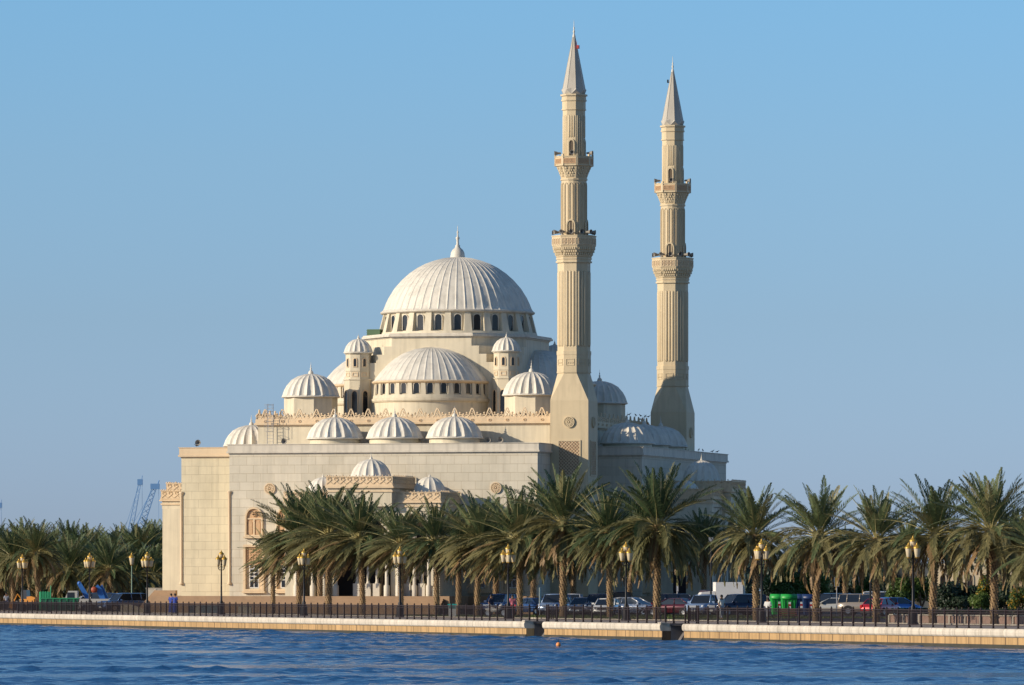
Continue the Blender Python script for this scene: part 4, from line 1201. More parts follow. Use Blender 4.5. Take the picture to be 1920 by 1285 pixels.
def make_car(kind, pname, pcol, name=None, lab='', cat='car', at=(0,0,0), rz=0, grp=None, metal=.35, taxi=None):
    L, W, wr, hull, gh, belt, roof = KIND[kind]
    P = paint(pname, pcol, metal)
    t = thing(name or ('parked_'+('car' if kind in ('saloon', 'hatchback') else kind)), lab, cat, at, rz, grp)
    b = MB(); b.smooth = True
    rings = []
    zb = wr*.75
    for x, zt, hw in hull:
        rings.append([(x,-hw*.9,zb),(x,-hw,zb+.12),(x,-hw*1.0,zb+(zt-zb)*.6),(x,-hw*.96,zt-.05),(x,-hw*.86,zt),(x,hw*.86,zt),(x,hw*.96,zt-.05),(x,hw,zb+(zt-zb)*.6),(x,hw,zb+.12),(x,hw*.9,zb)])
    b.loft(rings)
    b.build('body', P, t)
    x0, x1, x2, x3 = gh; wl, wt = W/2*.9, W/2*.74
    b = MB()
    b.loft([[(x0,-wl,belt),(x1,-wt,roof-.04),(x2,-wt,roof-.04),(x3,-wl*.97,belt-.02)],[(x0,wl,belt),(x1,wt,roof-.04),(x2,wt,roof-.04),(x3,wl*.97,belt-.02)]])
    b.build('window', M['carglass'], t)
    b = MB(); b.smooth = True
    xs_ = [x1-.05, x1+.15, (x1+x2)/2, x2-.15, x2+.05]
    b.loft([[(x,-wt-.02,roof-.07),(x,-wt*.85,roof-(.01 if 0 < i < 4 else .05)),(x,0,roof+(.02 if 0 < i < 4 else -.04)),(x,wt*.85,roof-(.01 if 0 < i < 4 else .05)),(x,wt+.02,roof-.07)] for i, x in enumerate(xs_)])
    for s in (-1, 1):
        xm = x2-(x2-x1)*(.52 if kind not in ('van', 'off_roader') else .36)
        for a, c in (((x0,s*wl,belt),(x1,s*wt,roof-.04)), ((x3,s*wl*.97,belt-.02),(x2,s*wt,roof-.04)), ((xm-.05,s*(wl+.005),belt),(xm,s*(wt+.005),roof-.05))):
            b.tube(a, c, .045, n=5)
        if kind in ('van', 'off_roader'): b.tube((x1+.55,s*(wl+.005),belt),(x1+.6,s*(wt+.005),roof-.05), .05, n=5)
    b.build('roof', P, t)
    wb = L*.3
    for sx in (-wb, wb*1.02):
        for s in (-1, 1):
            y = s*(W/2-.07)
            b = MB(); b.smooth = False
            b.M = Matrix.Translation((sx, y, wr)) @ Matrix.Rotation(pi/2, 4, 'X')
            b.rev([(wr*.55,-.1),(wr*.95,-.11),(wr,-.07),(wr,.07),(wr*.95,.11),(wr*.55,.1)], 18)
            w = b.build('wheel', M['tyre'], t)
            b = MB(); b.M = Matrix.Translation((sx, y, wr)) @ Matrix.Rotation(pi/2, 4, 'X')
            b.rev([(.01,-.095),(wr*.2,-.09),(wr*.62,-.1),(wr*.64,0),(wr*.62,.1),(wr*.2,.09),(.01,.095)], 10)
            b.build('rim', M['rim'], w)
            b = MB(); b.M = Matrix.Translation((sx, s*(W/2-.035), wr)) @ Matrix.Rotation(pi/2, 4, 'X')
            b.rev([(wr*1.02,-.05),(wr*1.16,-.052),(wr*1.16,.052),(wr*1.02,.05)], 18)
            b.build('wheel_arch', M['trim'], w)
    xf = L/2; xr = -L/2; zt = hull[-2][1]
    for s in (-1, 1):
        b = MB(); b.smooth = True; b.ball((xf-.13, s*W*.36, zt-.14), .13, 8, 5, .7); b.build('headlight', M['lens'], t)
        b = MB(); b.cbox(xr+.03, s*W*.4, hull[1][1]-.14, .1, .16, .26); b.build('tail_light', M['tail'], t)
        b = MB(); b.cbox(x3-.3, s*(W/2+.08), belt+.08, .12, .2, .13); b.build('mirror', P, t)
    b = MB(); b.box(xf-.12, xf+.015, -W*.24, W*.24, zt-.26, zt-.08)
    b.build('grille', M['trim'] if kind not in ('pickup', 'off_roader') else M['rim'], t)
    b = MB(); b.box(xf-.14, xf+.05, -W*.4, W*.4, zb, zb+.16); b.box(xr-.04, xr+.14, -W*.42, W*.42, zb, zb+.18)
    b.build('bumper', M['trim'], t)
    b = MB(); b.cbox(xf+.055, 0, zb+.2, .012, .5, .12); b.build('number_plate', M['plate'], t)
    if kind == 'pickup':
        b = MB(); b.box(-2.4, -.85, -.8, .8, 1.085, 1.1); b.build('load_bed', M['trim'], t)
        b = MB()
        b.box(-2.45, -.8, -.9, -.82, 1.1, 1.22); b.box(-2.45, -.8, .82, .9, 1.1, 1.22); b.box(-2.5, -2.43, -.9, .9, 1.1, 1.22); b.build('bed_side', P, t)
    return t
VZ = 1.045
CG = 'vehicles parked in front of the mosque'
def car(px, Y, kind, pn, pc, deg, lab, metal=.35, cat='car'):
    X, Y = at_depth(px, Y)
    return make_car(kind, pn, pc, None, lab, cat, (X, Y, VZ), radians(deg), CG, metal)
BLU = (.04, .09, .22); DB = (.012, .02, .05); SIL = (.55, .56, .58); LB = (.22, .31, .46)
car(938, 528, 'off_roader', 'mid_blue', (.05, .1, .22), -115, 'blue off-roader behind the lamp post with two people')
car(990, 532, 'saloon', 'silver', SIL, -100, 'silver saloon in front of the mosque, left of the thin sign post')
car(1007, 524, 'saloon', 'blue', BLU, -60, 'deep blue saloon just behind the thin sign post')
car(1040, 516, 'off_roader', 'pale_blue', LB, -105, 'pale blue off-roader with chrome grille left of the tall palm trunk')
car(1072, 528, 'off_roader', 'silver', SIL, -95, 'silver off-roader half hidden by the tall palm trunk')
car(1092, 512, 'hatchback', 'grey', (.16, .2, .25), -105, 'grey hatchback just right of the tall palm trunk')
car(1122, 512, 'off_roader', 'navy', DB, -100, 'navy off-roader with a chrome slatted grille')
car(1160, 530, 'van', 'black_blue', (.01, .014, .03), -80, 'tall dark van behind the silver hatchback', cat='van')
car(1138, 500, 'saloon', 'white', (.6, .6, .58), -100, 'low white car behind the palm left of the lamp post', 0)
car(1172, 520, 'saloon', 'silver_blue', (.25, .3, .38), -75, 'silver blue saloon between the palm and the lamp post')
car(1190, 508, 'hatchback', 'silver', SIL, -30, 'silver hatchback seen from its side right of the lamp post')
car(1262, 505, 'saloon', 'maroon', (.09, .012, .02), 152, 'maroon saloon seen from its side beside the second railing bay')
car(1278, 522, 'off_roader', 'dark_navy', DB, 10, 'long dark blue estate behind the maroon saloon')
car(1322, 500, 'pickup', 'steel_blue', LB, -112, 'steel blue pickup with chrome bumper below the pink panel', cat='pickup')
car(1383, 498, 'off_roader', 'navy', DB, -150, 'big navy off-roader in three quarter view left of the last palm before the bins')
car(1448, 500, 'saloon', 'white', (.6, .6, .58), -100, 'white saloon sliver visible left of the green bins', 0)
car(1552, 560, 'off_roader', 'navy', DB, 165, 'dark blue estate behind the silver saloon at the right')
car(1562, 528, 'saloon', 'pearl', (.5, .48, .42), 168, 'pearl silver saloon facing left beside the beige off-roader')
car(1626, 516, 'off_roader', 'beige', (.36, .30, .235), -12, 'beige off-roader seen from its rear side')
car(1652, 505, 'saloon', 'red', (.42, .015, .02), 62, 'red saloon behind a palm trunk, right of the beige off-roader')
car(1684, 512, 'hatchback', 'bright_blue', (.03, .13, .38), 40, 'bright blue hatchback right of the red saloon')
car(1668, 545, 'van', 'white', (.6, .6, .58), 0, 'white van roof showing above the blue hatchback', 0, 'van')
GL = 'vehicles in the car park left of the mosque'
for px, Y, k, pn, pc, dg, lab in ((205, 600, 'off_roader', 'navy', DB, -20, 'navy off-roader right of the crane truck'), (230, 588, 'off_roader', 'blue', BLU, 215, 'dark blue off-roader parked behind the concrete blocks'),
        (258, 590, 'hatchback', 'deep_blue', (.02, .04, .12), -15, 'deep blue hatchback left of the pale wall panel'), (183, 612, 'hatchback', 'silver', SIL, 10, 'silver hatchback behind the navy off-roader at the left')):
    X, Y = at_depth(px, Y); make_car(k, pn, pc, None, lab, 'car', (X, Y, VZ), radians(dg), GL)
# white box truck behind the navy off-roader
X, Y = at_depth(1362, 520)
t = thing('box_truck', 'white box truck behind the navy off-roader', 'truck', (X, Y, VZ), radians(5), CG)
b = MB(); b.box(-1.0, 1.25, -1.0, 1.0, .9, 2.75); b.build('cargo_box', M['white'], t)
b = MB(); b.loft([[(-1.05, y, .6), (-2.5, y, .6), (-2.55, y, 1.3), (-2.15, y, 1.9), (-1.05, y, 2.0)] for y in (-.95, .95)]); b.build('cab', M['white'], t)
b = MB(); b.box(-2.2, -1.3, -.965, .965, 1.35, 1.75); b.build('window', M['carglass'], t)
b = MB(); b.box(-2.8, 1.3, -.4, .4, .5, .895); b.build('chassis', M['trim'], t)
for sx in (-1.9, .6):
    for s in (-1, 1):
        b = MB(); b.M = Matrix.Translation((sx, s*.85, .42)) @ Matrix.Rotation(pi/2, 4, 'X'); b.rev([(.1, -.1), (.42, -.11), (.42, .11), (.1, .1)], 16); b.build('wheel', M['tyre'], t)
# pink hoarding panel
X, Y = at_depth(1327, 535)
t = thing('panel_board', 'faded pink and white board standing behind the steel blue pickup', 'hoarding', (X, Y, VZ), -.05)
b = MB(); b.box(-.7, .55, -.03, .03, .9, 2.1); b.build('board', mat('faded_pink', (.5, .3, .28), .7, var=.25, vscale=3), t)
b = MB()
for x in (-.6, .45): b.box(x-.04, x+.04, .03, .1, 0, 2.1)
b.box(-.73, .58, -.05, -.032, 2.06, 2.12); b.build('frame', M['grey'], t)
# left: digger, skip truck, containers
M['orange'] = mat('orange_paint', (.5, .2, .02), .4); M['gskip'] = mat('green_skip', (.03, .25, .12), .5, var=.1); M['dgreen'] = mat('dark_green_skip', (.015, .09, .06), .5)
M['bluep'] = mat('crane_blue', (.03, .13, .42), .4); M['lgrey'] = mat('light_grey_paint', (.45, .44, .42), .5, var=.1)
X, Y = at_depth(50, 600)
t = thing('digger', 'orange digger parked behind the palms near the left edge', 'digger', (X, Y, VZ), radians(160), GL); t.scale = (.72, .8, .9)
b = MB(); b.box(-1.4, .6, -.7, .7, .75, 1.35); b.loft([[(-1.5, y, .8), (-1.5, y, 1.5), (-.9, y, 1.65), (-.3, y, 1.6), (-.3, y, .8)] for y in (-.6, .6)]); b.build('body', M['orange'], t)
b = MB(); b.loft([[(-.3, y, 1.3), (-.2, y, 2.3), (.5, y, 2.3), (.65, y, 1.3)] for y in (-.5, .5)]); b.build('cab', M['carglass'], t)
b = MB(); b.path([(.6, 0, 1.2), (1.3, 0, 1.9), (1.9, 0, 1.0)], .1, 6); b.build('arm', M['orange'], t)
b = MB(); b.loft([[(1.6, y, 1.0), (2.1, y, 1.0), (2.2, y, .4), (1.7, y, .3)] for y in (-.7, .7)]); b.build('bucket', M['orange'], t)
for sx in (-1, .6):
    for s in (-1, 1):
        b = MB(); b.M = Matrix.Translation((sx, s*.75, .5)) @ Matrix.Rotation(pi/2, 4, 'X'); b.rev([(.12, -.15), (.5, -.16), (.5, .16), (.12, .15)], 16); b.build('wheel', M['tyre'], t)
X, Y = at_depth(85, 594)
t = thing('cage_bin', 'upright bright green slatted container by the left palm trunk', 'container', (X, Y, VZ), .1)
b = MB(); b.box(-.55, .5, -.5, .5, .3, 1.9)
for i in range(5): b.box(-.5+i*.23, -.42+i*.23, -.56, -.502, .3, 1.95)
b.build('bin_body', mat('bright_green', (.06, .42, .2), .5), t)
b = MB(); b.tube((.5, -.5, 0), (.5, -.5, 2.5), .05); b.tube((-.5, -.5, 0), (-.5, -.5, .3), .05); b.tube((-.5, .5, 0), (-.5, .5, .3), .05); b.tube((.5, .5, 0), (.5, .5, .4), .05); b.build('frame_post', M['gskip'], t)
X, Y = at_depth(113, 588)
t = thing('skip', 'long dark green skip between the slatted container and the crane truck', 'skip', (X, Y, VZ), 0)
b = MB(); b.loft([[(-1.5, y, .15), (1.5, y, .15), (1.75, y, 1.25), (-1.75, y, 1.25)] for y in (-.9, .9)]); b.build('bin_body', M['dgreen'], t)
b = MB(); b.box(-1.8, 1.8, -.96, .96, 1.252, 1.34)
for i in range(5): b.box(-1.3+i*.65, -1.22+i*.65, -.97, -.905, .15, 1.25)
b.build('rim_rail', M['gskip'], t)
X, Y = at_depth(171, 592)
t = thing('crane_truck', 'pale flatbed truck with blue folded crane boom left of the mosque', 'truck', (X, Y, VZ), 0, GL)
b = MB(); b.box(-1.2, 2.2, -1.0, 1.0, .75, .95); b.box(-1.2, 2.2, -1.02, -.96, .95, 1.25); b.box(2.14, 2.2, -.95, .95, .95, 1.25); b.build('flat_bed', M['lgrey'], t)
b = MB(); b.loft([[(-2.4, y, .5), (-2.4, y, 1.3), (-2.1, y, 2.0), (-1.25, y, 2.0), (-1.25, y, .5)] for y in (-.95, .95)]); b.build('cab', M['lgrey'], t)
b = MB(); b.box(-2.2, -1.5, -.965, .965, 1.35, 1.85); b.build('window', M['carglass'], t)
b = MB(); b.loft([[(-.35, y, .95), (.15, y, .95), (-.95, y, 2.75), (-1.3, y, 2.6)] for y in (-.16, .16)]); b.ball((-1.12, 0, 2.7), .2, 8, 6); b.build('crane_boom', M['bluep'], t)
b = MB(); b.loft([[(.9, y, 1.1), (1.4, y, 1.1), (1.0, y, 2.2), (.6, y, 2.6), (.35, y, 2.3)] for y in (-.2, .2)]); b.loft([[(1.2, y, 1.2), (1.7, y, 1.1), (1.0, y, 2.6), (.8, y, 2.4)] for y in (.3, .6)]); b.build('crane_arm', M['bluep'], t)
b = MB(); b.smooth = True; b.M = Matrix.Translation((.3, -.3, 2.1)) @ Matrix.Rotation(pi/2, 4, 'X'); b.rev([(.02, -.15), (.3, -.15), (.3, .15), (.02, .15)], 14); b.build('hose_reel', mat('red_reel', (.3, .06, .03), .5), t)
for sx in (-1.8, .3, 1.3):
    for s in (-1, 1):
        b = MB(); b.M = Matrix.Translation((sx, s*.8, .45)) @ Matrix.Rotation(pi/2, 4, 'X'); b.rev([(.12, -.12), (.45, -.13), (.45, .13), (.12, .12)], 16); b.build('wheel', M['tyre'], t)
# pale wall panel and bollards left of the stairs
X, Y = at_depth(292, 596)
t = thing('site_wall', 'pale boundary wall panel at the left foot of the mosque', 'wall', (X, Y, VZ))
b = MB(); b.box(-.9, 1.2, -.1, .1, 0, 2.2); b.build('wall_panel', M['cornice'], t)
b = MB(); b.box(-.95, 1.25, -.14, .14, 2.203, 2.28); b.box(-.06, .06, -.13, -.102, 0, 2.2); b.build('wall_cap', M['cornice'], t)
for px, w, lab in ((236, .45, 'small upright concrete block beside the dark blue off-roader'), (252, 1.0, 'sloping pale concrete block beside the dark blue off-roader'), (374, .9, 'pale stone bench block before the left wall'), (459, .55, 'pale stone block left of the lopsided palm'), (395, .9, 'grey green planter beside the lone lamp post')):
    X, Y = on_line(px, 12.5)
    b = MB(); 
    if 'sloping' in lab: b.loft([[(-w, y, 0), (w, y, 0), (w*.9, y, .3), (-.3, y, .7), (-w, y, .72)] for y in (-.3, .3)])
    else: b.box(-w/1, w/1, -.3, .3, 0, .62); b.box(-w-.04, w+.04, -.34, .34, .622, .7)
    o = b.build('stone_block', M['plaster'] if 'grey' not in lab else mat('grey_green', (.2, .25, .25), .7)); o.location = (X, Y, 1.12+.15); o.location.z = 1.14; tag(o, lab, 'block')

# ---- bins, bench, signs
def wheelie(px, off, col, lab, grp, rz):
    X, Y = on_line(px, off)
    t = thing('wheeled_bin', lab, 'bin', (X, Y, VZ), rz, grp); t.scale = (.9, .9, 1.28)
    b = MB(); b.loft([[(-.5,-.4,.15),(.5,-.4,.15),(.5,.4,.15),(-.5,.4,.15)],[(-.62,-.52,1.1),(.62,-.52,1.1),(.62,.52,1.1),(-.62,.52,1.1)]])
    for i in range(4): b.box(-.45+i*.28, -.4+i*.28, -.54, -.46, .35, 1.05)
    b.build('bin_body', M[col], t)
    b = MB(); b.smooth = True; b.loft([[(x,-.6,1.1),(x,-.5,1.28),(x,-.2,1.4),(x,.2,1.4),(x,.5,1.28),(x,.58,1.1)] for x in (-.66, .66)]); b.build('lid', M[col], t)
    b = MB(); b.box(-.1, .1, -.565, -.545, .55, .68); b.box(-.1, .1, -.565, -.545, .8, .93); b.build('reflector_sticker', M['plate'], t)
    b = MB(); b.box(-.1, .1, -.562, -.542, .681, .799); b.build('red_sticker', M['tail'], t)
    for x in (-.42, .42):
        for y in (-.3, .3):
            b = MB(); b.M = Matrix.Translation((x, y, .1)) @ Matrix.Rotation(pi/2, 4, 'X'); b.rev([(.02,-.03),(.1,-.03),(.1,.03),(.02,.03)], 10); b.build('castor', M['tyre'], t)
M['bin_green'] = mat('bin_green', (.02, .30, .05), .4); M['bin_blue'] = mat('bin_blue', (.012, .03, .10), .4)
wheelie(1459, 41, 'bin_green', 'bright green wheeled bin, the left one of the green pair', 'wheeled bins', .15)
wheelie(1479, 39, 'bin_green', 'bright green wheeled bin, the right one touching the blue bins', 'wheeled bins', .1)
wheelie(1501, 42, 'bin_blue', 'dark blue wheeled bin next to the green pair', 'wheeled bins', .1)
wheelie(1519, 40, 'bin_blue', 'dark blue wheeled bin next to the palm trunk', 'wheeled bins', .1)
X, Y = on_line(1478, 13)
t = thing('park_bench', 'red brown bench with iron legs in front of the green bins', 'bench', (X, Y, 1.05), .1)
M['wood'] = mat('red_brown_wood', (.22, .08, .045), .6, var=.2, vscale=4)
b = MB()
for i in range(3): b.box(-.6, .6, -.25+i*.17, -.1+i*.17, .43, .47)
b.build('seat', M['wood'], t)
b = MB()
for i in range(3): b.box(-.6, .6, .26+i*.03, .29+i*.03, .52+i*.13, .62+i*.13)
b.build('backrest', M['wood'], t)
for s in (-.5, .5):
    b = MB(); b.path([(s, -.25, 0), (s, -.22, .42), (s, .25, .42), (s, .35, .92)], .025, 5); b.path([(s, .25, .42), (s, .32, 0)], .025, 5); b.build('leg', M['iron'], t)
def sign(px, off, w, h, z, col, lab, pole=.04, rz=0, name='road_sign', cat='sign'):
    X, Y = on_line(px, off); t = thing(name, lab, cat, (X, Y, 1.04), rz)
    b = MB(); b.box(-w/2, w/2, -.05, -.02, z, z+h); b.build('sign_plate', col, t)
    b = MB(); b.tube((0, 0, 0), (0, 0, z+h), pole, n=8); b.build('sign_post', M['grey'], t)
    b = MB(); b.ring(rect(-w/2-.02, w/2+.02, z-.02, z+h+.02), rect(-w/2+.02, w/2-.02, z+.02, z+h-.02), -.06, -.05); b.build('sign_border', M['grey'], t)
    return t
yl = mat('yellow_sign', (.75, .52, .01), .5)
t = sign(1416, 22, .32, 1.0, 1.75, yl, 'narrow bright yellow upright sign left of the palm trunk before the bins')
b = MB()
for k in range(3): b.box(-.05, .05, -.056, -.052, 1.95+k*.28, 2.1+k*.28)
b.build('sign_mark', M['trim'], t)
sign(1012, 24, .3, 1.2, 1.1, mat('pale_green_sign', (.4, .48, .42), .5), 'thin post with a pale edge-on sign between the parked cars', .05, 1.1)
sign(1569, 45, .35, .7, 2.4, mat('ochre_sign', (.3, .2, .04), .6), 'ochre sign with white base above the silver saloon')
sign(1270, 44, .14, .5, 2.0, M['white'], 'short white marker post above the long dark estate', .06)
X, Y = on_line(848, 11.5)
t = thing('litter_bin', 'small square white and green litter bin right of the porch', 'litter bin', (X, Y, 1.05))
b = MB(); b.box(-.3, .3, -.25, .25, 0, .95); b.build('bin_body', M['white'], t)
b = MB(); b.box(-.34, .34, -.29, .29, .96, 1.06); b.box(-.24, .24, -.262, -.252, .7, .88); b.build('lid', mat('teal_lid', (.03, .3, .28), .5), t)
# ---- building behind at the right
X, Y = at_depth(1795, 720); s = F/Y
t = thing('arched_building', 'low sandy building with arched openings and a round corner tower beyond the trees', 'building', (X, Y, 1.0), radians(-6))
t.scale = (1, 1, 1.25); sand = streak_mat('sand_render', (.56, .46, .31), .15, .08)
b = MB(); b.box(-5.2, 9.5, 0, 6, 0, 3.9); b.box(-5.4, 9.7, -.15, 6.1, 3.903, 4.1)
for i in range(24): b.box(-5.2+i*.62, -4.9+i*.62, -.12, .1, 4.103, 4.4)
b.build('wall', sand, t)
b = MB(); b.smooth = True; b.rev([(1.3, 0), (1.3, 4.9), (1.45, 5.0), (1.45, 5.2), (1.2, 5.25)], 24, -5.7, .2, cap=True); b.M = rotz(0, -5.7, .2)
for k in range(10): a = k*pi/5; b.box(1.3*cos(a)-.15, 1.3*cos(a)+.15, 1.3*sin(a)-.15, 1.3*sin(a)+.15, 5.25, 5.6)
b.build('corner_tower', sand, t)
for i in range(8):
    x = -3.2+i*1.55
    b = MB(); b.M = rotz(0, x, 0, 1.7); b.ring(arch(.85, 1.5, 1, 6), arch(.62, 1.36, 1, 6), -.1, .02); w = b.build('arched_window', sand, t)
    b = MB(); b.M = rotz(0, x, 0, 1.7); b.plate(arch(.62, 1.36, 1, 6), -.03, .01); b.build('pane', M['slate'], w)
    b = MB(); b.M = rotz(0, x+.77, 0, 3.2); b.box(-.12, .12, -.04, -.003, -.15, .15); b.build('vent_panel', M['terra'], t)
# ---- harbour cranes
def crane(px, Y, ytop, lab, w=1):
    X, Y = at_depth(px, Y); zt = zat(ytop, Y)
    t = thing('harbour_crane', lab, 'crane', (X, Y, .9), 0, 'haze-tinted blue cranes on the skyline')
    m = M.setdefault('crane_blue_haze', mat('crane_haze_blue', (.13, .28, .52), .6))  # distance haze mixed into the crane's blue
    b = MB(); top = Vector((-2*w, 0, zt)); 
    for s in (-1, 1):
        for q in (-1, 1):
            b.tube((-14*w+q*2.2*w, s*1.5, 8), (top.x+q*.8*w, s*.4, top.z), .26*w, .16*w, 4)
    n = 16
    for i in range(n):
        f, g = i/n, (i+1)/n
        pf = Vector((-14*w, 0, 8)).lerp(top, f); pg = Vector((-14*w, 0, 8)).lerp(top, g); wf = (2.2-1.4*f)*w
        for s in (-1, 1): b.tube(pf+Vector((s*wf, 0, 0)), pg-Vector((s*wf, 0, 0)), .13*w, n=4)
    b.build('boom', m, t)
    b = MB(); b.box(-18*w, -8*w, -4, 4, -.5, 8); b.box(-17*w, -12*w, -2, 2, 8.01, 13); b.build('crane_base', m, t)
    b = MB()
    b.box(top.x-1.6*w, top.x+1.8*w, -1, 1, top.z-1, top.z+1.1); b.tube((top.x+1.2*w, 0, top.z+1), (top.x+1.6*w, 0, top.z+2.4), .25*w); b.build('boom_head', m, t)
    b = MB(); b.tube((-19*w, 0, 12), (top.x, 0, top.z), .09, n=4); b.tube((top.x+1.5*w, 0, top.z), (top.x+1.5*w, 0, 10), .07, n=4); b.build('cable', m, t)
crane(268, 2300, 909, 'haze-tinted blue lattice crane on the skyline, the taller left one of the pair by the mosque', .55)
crane(300, 2400, 917, 'haze-tinted blue lattice crane on the skyline right beside the mosque')
crane(4, 2600, 952, 'tiny crane head rising above the palms at the left edge', .5)

# ---- buoy, gulls and pigeons
X, Y = at_depth(1047, 3.3*F/(1212-HOR))
t = thing('buoy', 'small orange ball buoy floating on the water', 'buoy', (X, Y, .02))
b = MB(); b.smooth = True; b.ball((0, 0, .07), .14, 14, 10); b.build('float', mat('orange_buoy', (.75, .28, .08), .4), t)
b = MB(); b.tube((0, 0, .24), (0, 0, .32), .03); b.build('eyelet', M['iron'], t)
def bird_mesh(name, m):
    b = MB(); b.smooth = True
    b.loft([[(x, r*cos(a), z+r*.9*sin(a)) for a in [k*pi/3 for k in range(6)]] for x, z, r in ((-.26, .12, .012), (-.14, .15, .045), (0, .17, .075), (.09, .21, .06), (.13, .27, .035), (.16, .3, .036), (.19, .3, .02), (.23, .29, .005))])
    b.tube((.0, .03, 0), (0, .03, .12), .008, n=4); b.tube((.0, -.03, 0), (0, -.03, .12), .008, n=4)
    o = b.build(name, m); return o
pg = bird_mesh('pigeon', mat('pigeon_grey', (.05, .05, .06), .6)); first = True
def uv(px, v=None, u=None):
    k = (px-960)/F
    if v is not None:
        # CX + cos*u + sin*v = k*(CY - sin*u + cos*v)
        return (k*(CY+cos(TH)*v)-CX-sin(TH)*v)/(cos(TH)+k*sin(TH)), v
    return u, (k*(CY-sin(TH)*u)-CX-cos(TH)*u)/(sin(TH)-k*cos(TH))
spots = []
for px in (1310, 1318, 1336, 1345): spots.append((uv(px, u=19.7), ZP, 'pigeon on the right hand parapet of the mosque'))
for px in (1180, 1192, 1201, 1210, 1216): spots.append((uv(px, u=13.6), 19.35, 'pigeon on the cresting between the two minarets'))
spots.append((uv(368, v=-22.3), 15.88, 'pale bird standing on the far left parapet'))
for i, ((u, v), z, lab) in enumerate(spots):
    X, Y = loc(u, v)
    if i == 0: o = pg
    else: o = pg.copy(); COL.objects.link(o)
    o.location = (X, Y, z); o.rotation_euler = (0, 0, R.uniform(0, 6.28)); o.scale = (.9, .9, .9)
    tag(o, lab, 'bird', 'pigeons on the mosque roof')

